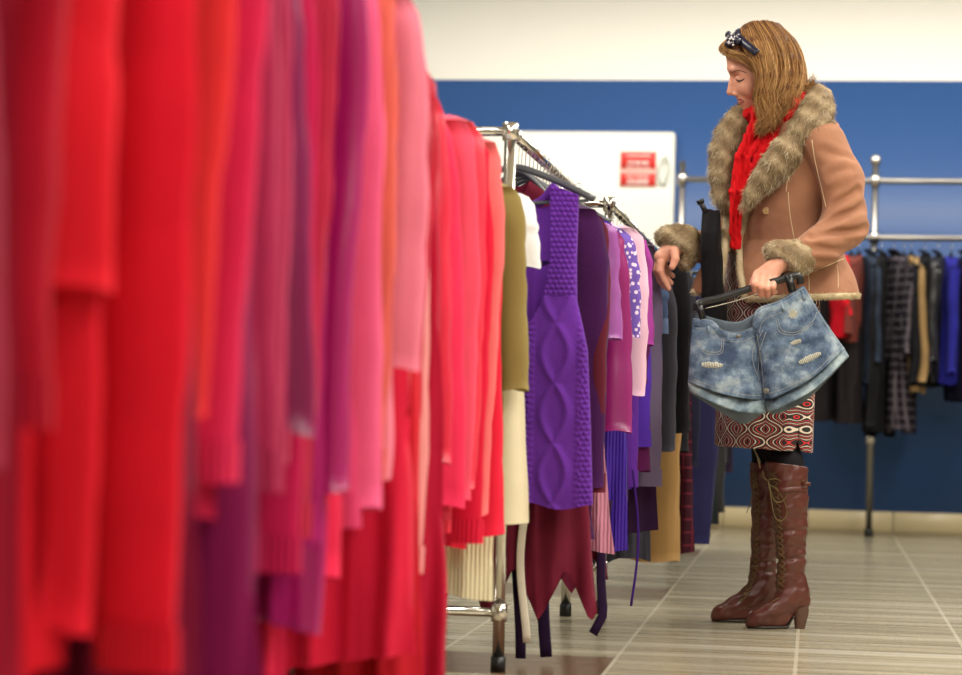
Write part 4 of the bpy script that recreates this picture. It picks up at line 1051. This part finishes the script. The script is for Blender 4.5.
def boot(far):
    dd = (floor_depth(732, 621.6) if far else floor_depth(775, 628.4)); dd = (float(dd)-D0)/S+(6 if not far else 4)
    f = bootf_factory(0, 0, dd, far)
    box = ((738, 455, dd-30), (822, 632, dd+30)) if not far else ((704, 456, dd-28), (794, 625, dd+28))
    o, V, Q = wmesh('boot', LEATHER, f, box[0], box[1], 1.1, floor=True)
    o['label'] = 'near boot with olive laces tied in a bow' if not far else 'far boot, mostly behind the near one'
    bv = BVHTree.FromPolygons([tuple(p) for p in W(V)], [tuple(q) for q in Q])
    # heel
    def hf(P):
        if not far: R = [(603, 800, dd, 9, 9.5), (612, 801.2, dd, 8, 8.5), (630.5, 799.6, dd, 5.0, 6)]
        else: R = [(596, 767, dd, 9, 9.5), (606, 768, dd, 8, 8.5), (624, 766.5, dd, 5.0, 6)]
        return np.maximum(loft(P, R, 0, 2.6), 0)+loft(P, R, 0, 2.6)*.5
    hy = (598, 632) if not far else (592, 626); hx_ = 801 if not far else 770
    wmesh('heel', HEELM, hf, (hx_-18, hy[0], dd-18), (hx_+18, hy[1], dd+18), 1.1, parent=o, floor=True)
    b = MB()
    if not far: P = [(747, 627.0, dd-9), (760, 627.6, dd-7), (776, 627.4, dd-3), (786, 626.4, dd), (792, 618, dd), (798, 612, dd)]
    else: P = [(712, 620.3, dd-6), (726, 620.7, dd-4), (740, 620.4, dd-2), (748, 619.4, dd), (756, 610, dd), (762, 605, dd)]
    PW = wline(P, 5); PW[:, 2] = np.maximum(PW[:, 2], .0042)
    K = len(PW); R = np.interp(np.linspace(0, 1, K), [0, .08, .3, .6, .8, 1], [.008, .020, .030, .028, .02, .013])
    Vv = []; nrm = fw*1.0; nrm[2] = 0
    for p, r in zip(PW, R): Vv += [p-nrm*r+(0, 0, -.004), p+nrm*r+(0, 0, -.004), p+nrm*r+(0, 0, .004), p-nrm*r+(0, 0, .004)]
    Vv = np.array(Vv); Vv[:, 2] = np.maximum(Vv[:, 2], 0); i, j = np.meshgrid(np.arange(K-1), np.arange(4), indexing='ij'); i = i.ravel(); j = j.ravel(); j2 = (j+1) % 4
    b.add(Vv, np.concatenate([np.stack([i*4+j, i*4+j2, (i+1)*4+j2, (i+1)*4+j], 1), [[3, 2, 1, 0], [K*4-4, K*4-3, K*4-2, K*4-1]]])); wmb(b, 'sole', DARKLEA, o)
    # laces crossing down the front
    line = [(771.5, 472), (776, 494), (778, 520), (780.5, 548), (782, 568), (779.5, 588), (773.5, 603)] if not far else [(754.5, 472), (757, 500), (757, 520), (756, 548), (755, 568), (749, 588), (740, 602)]
    C_ = catmull([(a, c, 0) for a, c in line], 10)[:, :2]; L_ = np.concatenate([[0], np.cumsum(np.linalg.norm(np.diff(C_, axis=0), axis=1))])
    ns = 24; s_ = np.linspace(0, L_[-1], ns); X_ = np.interp(s_, L_, C_[:, 0]); Y_ = np.interp(s_, L_, C_[:, 1]); b = MB(); hw_ = 3.7 if not far else 3.0
    eye = MB(); ok = 0
    for k in range(ns-1):
        for sg in (-1, 1):
            P = []
            for t in (0, .33, .66, 1):
                q = on(bv, X_[k]+(X_[k+1]-X_[k])*t+sg*hw_*(1-2*t), Y_[k]+(Y_[k+1]-Y_[k])*t, .0012+.001*math.sin(t*math.pi)*(sg > 0))
                if q is not None: P.append(q)
            if len(P) == 4: b.tube(P, .0017, 5); ok += 1
            q = on(bv, X_[k]+sg*hw_, Y_[k], .0004)
            if q is not None: eye.ball(q, .0028, 7, 4)
    if ok: wmb(b, 'laces', LACE, o)
    if eye.v: wmb(eye, 'eyelets', DARKLEA, o)
    if not far:
        # bow of the laces, strap and buckle at the top
        b = MB(); q0 = on(bv, 775, 484, .004)
        def lp(pts, r=.0017):
            dq = (np.dot(q0-CP, fw)-D0)/S; b.tube(wline([(x, y, dq-2-.5*i) for i, (x, y) in enumerate(pts)], 8), r, 6)
        lp([(768, 480), (776, 479), (784, 484), (787, 494), (781, 502), (774, 500), (770, 488), (768, 481)])
        lp([(769, 484), (777, 490), (784, 501), (787, 514), (781, 521), (775, 517), (772, 505), (770, 492), (768, 482)])
        lp([(768, 481), (764, 478), (762.5, 471)]); wmb(b, 'lace_bow', LACE, o)
        surf = [on(bv, x, 489+(x-768)*-.075+2, .0008) for x in np.linspace(768, 806.5, 14)]; surf = [p for p in surf if p is not None]
        b = MB(); b.tube(surf, .008, 8, flat=.22, upv=tuple(-fw)); wmb(b, 'strap', LEATHER, o)
        b = MB(); pc = on(bv, 803, 484, .006) 
        if pc is None: pc = on(bv, 800, 484, .006)
        q = [pc+.009*a*RT+.010*c*UP for a, c in ((-1, -1), (1, -1), (1, 1), (-1, 1), (-1, -1))]; b.tube(q, .0016, 6); wmb(b, 'buckle', mat('old_brass', (120, 90, 60), .4, .8), o)
        b = MB(); b.tube([pc+RT*-.004, pc+RT*.012, pc+RT*.022], .0062, 6, flat=.3, upv=tuple(-fw)); wmb(b, 'strap_end', LEATHER, o)
    else:
        b = MB(); dq = dd-16
        b.tube(wline([(757, 474, dq), (754, 486, dq-1), (751, 500, dq-1), (746.5, 513, dq-1)], 5), .0013, 5); wmb(b, 'lace_end', LACE, o)
        b = MB(); b.tube(wline([(754, 449, dd-12), (757, 455, dd-14), (760, 463, dd-15), (761, 468, dd-15)], 4), [.005]*6+[.0085]*7, 8, flat=.4); wmb(b, 'tongue', mat('cream_lining', (214, 196, 160), .8), o)
boot(True); boot(False)

# --- hair
guides_near = [
 [(745, 31, -4), (744, 42, -15), (752, 56, -25), (759, 70, -30), (760, 84, -32), (758, 98, -32), (762, 110, -33), (764, 122, -35), (758, 132, -36)],
 [(749, 28, -4), (753, 42, -20), (761, 58, -30), (764, 76, -34), (761, 92, -35), (765, 106, -35), (769, 118, -36), (763, 128, -37)],
 [(756, 26, -3), (764, 41, -20), (770, 58, -30), (772, 76, -35), (768, 92, -35), (771, 104, -35), (769, 116, -36), (772, 126, -37)],
 [(764, 25.5, -3), (774, 41, -19), (780, 58, -28), (781, 76, -32), (777, 92, -34), (774, 104, -35), (778, 114, -35), (775, 122, -35)],
 [(771, 26.5, -2), (783, 41, -15), (789, 58, -23), (790, 74, -28), (786, 88, -31), (782, 98, -33), (784, 106, -33), (780, 114, -33)],
 [(776, 29, 0), (789, 43, -8), (796, 60, -14), (797, 74, -20), (794, 86, -25), (789, 95, -28), (791, 103, -28), (787, 108, -28)],
 [(777, 29, 4), (792, 45, 2), (799, 62, -2), (800, 74, -8), (802, 83, -12), (798, 92, -16), (795, 99, -20), (797, 104, -20)],
]
guides_back = [
 [(775, 29, 6), (790, 44, 12), (797, 62, 14), (797, 80, 14), (795, 92, 12), (792, 100, 10)],
 [(764, 26, 5), (779, 40, 20), (787, 60, 26), (786, 82, 26), (781, 98, 25), (777, 110, 24)],
 [(752, 27, 5), (757, 43, 20), (765, 62, 29), (764, 84, 30), (757, 98, 28), (750, 110, 26), (745, 118, 24)],
 [(746, 31, 5), (747, 44, 16), (754, 58, 24), (757, 78, 28), (752, 96, 28), (743, 104, 22), (737, 111, 18), (741, 119, 16)],
]
front_roll = [
 [(743, 33, -6), (735, 40, -11), (728, 47, -12), (729, 53, -15), (739, 57, -21), (750, 63, -26), (758, 74, -30)],
 [(741, 35, 4), (731, 41, 3), (725, 47, 1), (725, 51.5, -3), (733, 55, -14), (746, 60, -23), (757, 70, -29)],
 [(744, 34, 10), (735, 40, 13), (728, 47, 14), (728, 52, 15), (738, 57, 20), (749, 63, 25), (756, 75, 29)],
]
def hairbase(P):
    d = ell(P, (767, 58.5, 0), (33, 32.5, 27))
    d = smax(d, -np.maximum(x_face(P), -99), 2)
    for gs, r in ((guides_near, 5.5), (guides_back, 6)):
        for g in gs:
            n = len(g); d = smin(d, chain(P, [tuple(q)+(r*(1 if k < n-3 else .72**(k-n+4)),) for k, q in enumerate(g)], 3), 3.5)
    for g in front_roll: d = smin(d, chain(P, [tuple(q)+(3.2,) for q in g], 2), 2.5)
    return d
def x_face(P):   # region of the face kept free of hair
    return np.maximum(P[..., 0]-(752+(P[..., 1]-52)*.05), 54-P[..., 1])*1.0
Vh, Qh = nets(lambda P: hairbase(P), (712, 14, -48), (816, 144, 44), 1.3)
GG = []; SH = []
def add_strands(gs, n, spread, K=16, ext=6):
    g = [np.stack([np.interp(np.linspace(0, 1, K), np.linspace(0, 1, len(catmull(q, 6))), catmull(q, 6)[:, i]) for i in range(3)], 1) for q in gs]
    for _ in range(n):
        u = rnd.random()*(len(g)-1); i = min(int(u), len(g)-2); t = u-i; c = g[i]*(1-t)+g[i+1]*t
        off = NR.randn(3)*spread; ph = rnd.random()*6.3; k = np.linspace(0, 1, K)
        wob = np.stack([(np.sin(k*9+ph)*.9+np.sin(k*14+u*7)*2.3)*k, np.sin(k*7+ph*2)*1.6*k-rnd.random()*7*k**3, np.cos(k*8+ph)*1.1*k], 1)*(.5+rnd.random())
        L = 1+.12*rnd.random(); c2 = c+off*(.35+.65*k[:, None])+wob
        # keep to the outside of the head
        q = c2-np.array([768, 60, 0]); q = q/np.linalg.norm(q, axis=1)[:, None]
        c2 = c2+q*(2.6+rnd.random()*1.2)*np.clip(1.1-.3*k[:, None], 0, 1)
        GG.append(c2); lock = .5+.5*math.sin(u*11+1)*math.cos(u*5); SH.append(np.clip(.28+.35*lock+.14*rnd.gauss(0, 1)+.25*np.sin(k*2.6)-.1*k, 0, 1))
add_strands(guides_near, 3600, 2.4); add_strands(guides_near[-2:]+guides_back[:1], 500, 2.2); add_strands(guides_back, 800, 2.2)
add_strands(front_roll[:2], 500, 1.2); add_strands(front_roll[2:]+front_roll[1:2], 150, 1.2)
add_strands([[(798, 70, -14), (801, 80, -16), (806, 84, -16), (810, 80, -14)], [(797, 76, -16), (801, 87, -18), (807, 89, -18), (812, 83, -16)]], 70, 1.0)
# jitter K equal for all
HGm = W(np.array(GG)); Vs, Qs, ss = strands_mesh(HGm, .0011, .0004, np.array(SH))
Ph = W(Vh); me = mkmesh(np.concatenate([Ph, Vs])-WO, [Qh, Qs+len(Ph)], np.concatenate([.2+.1*np.sin(Vh[:, 0]*.9+Vh[:, 2]*.7), ss])); link('hair', me, HAIRM, person)
# --- headband with a beaded bow
NAVY = mat('navy_satin', (22, 22, 46), .3)
hb = [(757, 53, -38), (751, 48, -34), (744, 42.5, -26), (738, 36, -15), (737, 31, -2), (738, 33, 12), (744, 41, 24), (752, 48, 33), (757, 54, 36)]
b = MB(); b.tube(wline(hb, 6), .0115, 10, flat=.5, upv=(0, 1, 0)); band = wmb(b, 'headband', NAVY)
b = MB()
for (x, y, dd, rx, ry) in ((731, 38.5, -17, 5.2, 5.0), (737, 41, -23, 4.8, 4.2), (730, 44, -16, 5.4, 3.8), (736, 36.5, -19, 4.5, 4.5), (728.5, 35, -12, 3.5, 4)):
    c = W([x, y, dd]); b.ball(c, (rx*S, 5*S, ry*S))
bow = wmb(b, 'beaded_bow', NAVY, band)
b = MB()
for k in range(34):
    a, r = rnd.random()*6.28, rnd.random()**.5; x, y = 732.5+6.5*r*math.cos(a), 39.5+6*r*math.sin(a)
    b.ball(W([x, y, -22.5-3*(1-r)+ (x-732)*-.5]), .0021 if k % 3 else .003, 7, 5)
wmb(b, 'pearl_beads', mat('pearl', (236, 232, 236), .2), bow)

# ------------------------------------------------------------------ what she carries
# denim shorts on a black clip hanger
DH = -122
def bar_pt(t, off=0): return (698+t*101, 304-t*31+off-2.2*math.sin(t*math.pi*2)*.6, DH)
ho = W([758, 287, DH]); hg = empty('clip_hanger', ho); tag(hg, 'black plastic clip hanger in her left hand holding the denim shorts', 'hanger')
b = MB(); P = wline([(696.5, 311, DH), (697.5, 305, DH), (704, 301.5, DH), (720, 298, DH), (742, 291, DH), (760, 285.5, DH), (780, 280, DH), (793, 276, DH), (799, 277, DH), (800.5, 284, DH)], 5)
b.tube(P, .0105, 10, flat=.5, upv=tuple(fw)); b.build('bar', BLACKPL, hg, ho)
for (x, y) in ((700, 310), (790, 283)):
    M_ = W([x, y, DH]); b = MB()
    Mx = np.eye(4); Mx[:3, 0] = RT*math.cos(.28)+UP*math.sin(.28); Mx[:3, 1] = fw; Mx[:3, 2] = UP*math.cos(.28)-RT*math.sin(.28); Mx[:3, 3] = M_
    b.box((-.009, -.016, -.026), (.009, -.010, .020), Mx); b.box((-.009, .010, -.026), (.009, .016, .020), Mx); b.box((-.009, -.016, .012), (.009, .016, .022), Mx); b.build('clip', BLACKPL, hg, ho, smooth=False)
b = MB(); b.tube(wline([(772, 281, DH+2), (774, 272, DH+34), (777, 262, DH+38), (782, 256, DH+38), (788, 258, DH+38)], 6), .002, 6); b.build('hook', CHROME, hg, ho)
b = MB(); b.tube(wline([(703, 309, DH), (735, 301, DH), (765, 291, DH)], 6), .0016, 6); b.build('wire', CHROME, hg, ho)

def denim_mat(k=0):
    m = mat('washed_denim', (120, 150, 184), .85, spec=.2); nt = m.node_tree; N = nt.nodes; L = nt.links; b = N['Principled BSDF']; tc = N.new('ShaderNodeTexCoord')
    n = N.new('ShaderNodeTexNoise'); n.inputs['Scale'].default_value = 16; n.inputs['Detail'].default_value = 7; n.inputs['Roughness'].default_value = .65; L.new(tc.outputs['Object'], n.inputs['Vector'])
    r = N.new('ShaderNodeValToRGB'); e = r.color_ramp.elements; e[0].position = .38; e[0].color = lin((56+k, 70+k, 94+k//2)); e[1].position = .66; e[1].color = lin((152+k//3, 166+k//3, 174)); x = e.new(.52); x.color = lin((96+k, 114+k, 134+k//2))
    L.new(n.outputs[0], r.inputs[0]); L.new(r.outputs[0], b.inputs['Base Color'])
    n2 = N.new('ShaderNodeTexNoise'); n2.inputs['Scale'].default_value = 260; L.new(tc.outputs['Object'], n2.inputs['Vector'])
    n3 = N.new('ShaderNodeTexNoise'); n3.inputs['Scale'].default_value = 26; L.new(tc.outputs['Object'], n3.inputs['Vector'])
    b1 = N.new('ShaderNodeBump'); b1.inputs['Strength'].default_value = .3; b1.inputs['Distance'].default_value = .001; L.new(n2.outputs[0], b1.inputs['Height'])
    b2 = N.new('ShaderNodeBump'); b2.inputs['Strength'].default_value = .5; b2.inputs['Distance'].default_value = .008; L.new(n3.outputs[0], b2.inputs['Height']); L.new(b1.outputs[0], b2.inputs['Normal']); L.new(b2.outputs[0], b.inputs['Normal'])
    return m
DEN = denim_mat(); THREAD = mat('pale_stitching', (150, 152, 146), .9); RIP = mat('frayed_threads', (214, 210, 186), .95, bump=[('Z', 120, .6, .002)])
DINS = fab((96, 108, 118), 'denim')
so = W([760, 312, DH]); sh = empty('denim_shorts', so); tag(sh, 'light blue ripped denim shorts held up on the black hanger', 'shorts')
ang = math.radians(16)
def coons(top, right, bottom, left, nu, nv):
    """patch between four image-plane curves (lists of points)"""
    c = lambda q, n: np.stack([np.interp(np.linspace(0, 1, n), np.linspace(0, 1, len(q)), np.array(q, float)[:, i]) for i in range(2)], 1)
    T, B, L_, R_ = c(catmull([p+(0,) for p in top], 6), nu), c(catmull([p+(0,) for p in bottom], 6), nu), c(catmull([p+(0,) for p in left], 6), nv), c(catmull([p+(0,) for p in right], 6), nv)
    u = np.linspace(0, 1, nu)[:, None, None]; v = np.linspace(0, 1, nv)[None, :, None]
    return (1-v)*T[:, None]+v*B[:, None]+(1-u)*L_[None]+u*R_[None]-((1-u)*(1-v)*T[0]+u*(1-v)*T[-1]+(1-u)*v*B[0]+u*v*B[-1])
def leg_panel(name, top, right, bottom, left, bulge, side, m, parent, th=.9, nu=40, nv=40):
    g = coons(top, right, bottom, left, nu, nv); u = np.linspace(-1, 1, nu)[:, None]; v = np.linspace(0, 1, nv)[None]
    dz = DH+side*(2.2+bulge*(1-np.abs(u)**2.4)*(.25+.75*v**.8))+1.1*np.sin(g[..., 0]*.22+v*4)*v*(1-u**4)+.6*np.sin(g[..., 1]*.35+g[..., 0]*.1)*(1-u**4)
    V = []
    for k in (-th, th): V.append(np.concatenate([g, (dz+k)[..., None]], -1).reshape(-1, 3))
    n = nu*nv; i, j = np.meshgrid(np.arange(nu-1), np.arange(nv-1), indexing='ij'); i = i.ravel(); j = j.ravel(); Qa = np.stack([i*nv+j, i*nv+j+1, (i+1)*nv+j+1, (i+1)*nv+j], 1)
    jj = np.arange(nv-1); ii = np.arange(nu-1); k = (nu-1)*nv; e = nv-1
    Q = np.concatenate([Qa, Qa[:, ::-1]+n, np.stack([jj, jj+n, jj+1+n, jj+1], 1), np.stack([k+jj, k+jj+1, k+jj+1+n, k+jj+n], 1), np.stack([ii*nv, (ii+1)*nv, (ii+1)*nv+n, ii*nv+n], 1), np.stack([ii*nv+e, ii*nv+e+n, (ii+1)*nv+e+n, (ii+1)*nv+e], 1)])
    P = W(np.concatenate(V)); o = link(name, mkmesh(P-so, Q), m, parent); bvs.append(BVHTree.FromPolygons([tuple(p) for p in P], [tuple(q) for q in Q])); return o
bvs = []
# back of both legs, then the fronts
leg_panel('back_panel', [(695, 317), (716, 323), (738, 325), (757, 314), (780, 301), (802, 287)], [(802, 286), (826, 322), (849, 357)], [(690, 393), (722, 413), (744, 424), (766, 412), (776, 414), (808, 399), (849, 357)], [(696, 312), (692, 350), (690, 393)], 12, 1, DINS, sh, nu=80)
L0 = leg_panel('front_panel', [(693, 318), (712, 320), (722, 330), (740, 332), (756, 325)], [(756, 325), (760, 362), (764, 400)], [(688, 382), (712, 391), (740, 398), (764, 400)], [(693, 318), (690, 350), (688, 382)], 15, -1, DEN, sh)
R0 = leg_panel('front_panel', [(752, 325), (757, 309), (780, 300), (804, 286)], [(804, 286), (826, 322), (845, 349)], [(764, 400), (776, 397), (812, 378), (845, 349)], [(752, 325), (758, 362), (764, 400)], 15, -1, DEN, sh)
CUFFD = denim_mat(22)
leg_panel('turned_cuff', [(688, 380), (712, 389), (740, 397), (765, 399)], [(765, 399), (765, 404), (766, 414)], [(690, 392), (712, 402), (738, 411), (766, 413)], [(688, 380), (688, 386), (690, 392)], 17, -1, CUFFD, sh, nv=8)
leg_panel('turned_cuff', [(765, 399), (777, 396), (812, 377), (844, 347)], [(844, 347), (846, 351), (849, 356)], [(768, 412), (782, 407), (816, 388), (849, 356)], [(765, 399), (766, 405), (768, 412)], 17, -1, CUFFD, sh, nv=8)
def onS(x, y, off=.0015):
    best = None
    for bv in bvs:
        q = on(bv, x, y, off)
        if q is not None and (best is None or np.dot(q-CP, fw) < np.dot(best-CP, fw)): best = q
    return best
def stitch(pts, name='stitching', r=.0007, m=THREAD, par=sh, flat=1):
    P = [onS(x, y, .0004) for x, y in catmull([(a, c, 0) for a, c in pts], 6)[:, :2]]; P = [p for p in P if p is not None]
    if len(P) > 2: b = MB(); b.tube(P, r, 6, flat=flat, upv=tuple(fw)); return b.build(name, m, par, so)
def strip(pts, w, name, m):
    P = [onS(x, y, .0008) for x, y in catmull([(a, c, 0) for a, c in pts], 6)[:, :2]]; P = [p for p in P if p is not None]
    b = MB(); b.tube(P, w, 8, flat=.22, upv=tuple(fw)); return b.build(name, m, sh, so)
strip([(694.5, 323), (712, 325), (721, 334.5), (740, 337), (755, 331)], .0105, 'waistband', DEN)
strip([(756.5, 329), (761, 315), (780, 307), (804, 293)], .0105, 'waistband', DEN)
stitch([(694, 319), (712, 320.8), (722, 330), (740, 332.3), (755, 326)]); stitch([(754, 325), (758, 310), (780, 301), (803, 288)])
stitch([(695, 328.5), (712, 330.5), (720, 339), (740, 342), (755, 336)]); stitch([(759, 333), (764, 320), (782, 312), (806, 298)])
stitch([(697, 341), (706, 351), (720, 351), (722, 337)]); stitch([(778, 318), (782, 330), (796, 332), (812, 322), (817, 312)])
stitch([(697, 343), (706, 353.5), (721.5, 353), (724, 338)]); stitch([(776, 319), (780, 332), (796, 334.5), (813, 324)])
stitch([(763, 330), (753, 350), (754, 366), (760, 380)]); stitch([(757, 334), (761, 360), (765, 398)]); stitch([(766, 332), (760, 350), (758, 372)])
stitch([(806, 292), (824, 322), (842, 346)]); stitch([(690, 378), (715, 387), (740, 394), (763, 396)]); stitch([(768, 394), (790, 386), (815, 372), (841, 345)])
p = onS(738, 336, .003); b = MB(); b.ball(p, (.0075, .0035, .0075)); b.build('button', mat('worn_metal_button', (128, 122, 112), .4, .8), sh, so)
for pts, w in (([(708, 326), (708, 332)], 0), ([(728, 333), (728, 342)], 0), ([(781, 301), (784, 311)], 0), ([(801, 290), (805, 300)], 0)):
    P = [onS(x, y, .0035) for x, y in np.linspace(pts[0], pts[1], 4)]; P = [q for q in P if q is not None]
    if len(P) > 2: b = MB(); b.tube(P, .0045, 6, flat=.3, upv=tuple(fw)); b.build('belt_loop', DEN, sh, so)
# rips with pale threads
def rip(cx, cy, rx, ry, a):
    b = MB(); K = 15
    for k in range(K):
        s = -1+2*k/(K-1); hh = ry*math.sqrt(max(0, 1-s*s))*(.8+.4*rnd.random()); ca, sa = math.cos(a), math.sin(a)
        c0 = (cx+s*rx*ca, cy-s*rx*sa)
        P = [onS(c0[0]+sa*hh*q, c0[1]+ca*hh*q, .0011) for q in (-1, 0, 1)]; P = [q for q in P if q is not None]
        if len(P) == 3: b.tube(P, rx*S*2/K*.36, 5, flat=.3, upv=tuple(fw))
    if b.v: b.build('frayed_rip', RIP, sh, so)
rip(712, 365, 11.5, 3.2, -.05); rip(810, 358, 13, 3.0, .42); rip(796, 342, 6, 2.2, .3); rip(793, 314, 4.5, 4.5, .9); rip(766, 391, 3, 3, 0)

# black garment over her other forearm, on its own hanger
go = W([711, 212, -30]); bg = empty('trousers', go); tag(bg, 'black trousers folded over her right forearm', 'trousers')
leg_rows = [(209.5, 710, -30, 8.5, 5), (214, 710.3, -30, 9.2, 8), (232, 711, -30, 10, 17), (250, 712, -30, 10.5, 19), (275, 712, -28, 11, 18), (300, 714, -26, 12, 17), (330, 715, -25, 12, 15)]
V, Q = nets(lambda P: loft(P, leg_rows, 0.1, 3)+.8*np.sin(P[..., 0]*.5+P[..., 1]*.1), (694, 204, -54), (734, 336, -4), 1.5)
o = link('folded_leg', mkmesh(W(V)-go, Q), fab((18, 17, 20), 'plain'), bg)
ho2 = W([704, 209, -34]); h2 = empty('clip_hanger', ho2); tag(h2, 'black hanger clip poking up above the trousers over her right arm', 'hanger')
b = MB(); Mx = np.eye(4); a = .45; Mx[:3, 0] = RT*math.cos(a)+UP*math.sin(a)*-1*-1; Mx[:3, 0] = RT*math.cos(a)-UP*math.sin(a)*-1; Mx[:3, 1] = fw; Mx[:3, 2] = UP*math.cos(a)-RT*math.sin(a); Mx[:3, 3] = ho2
b.box((-.007, -.009, -.02), (.007, -.003, .028), Mx); b.box((-.007, .003, -.02), (.007, .009, .028), Mx); b.box((-.010, -.011, .018), (.010, .011, .03), Mx); b.build('clip', BLACKPL, h2, ho2, smooth=False)
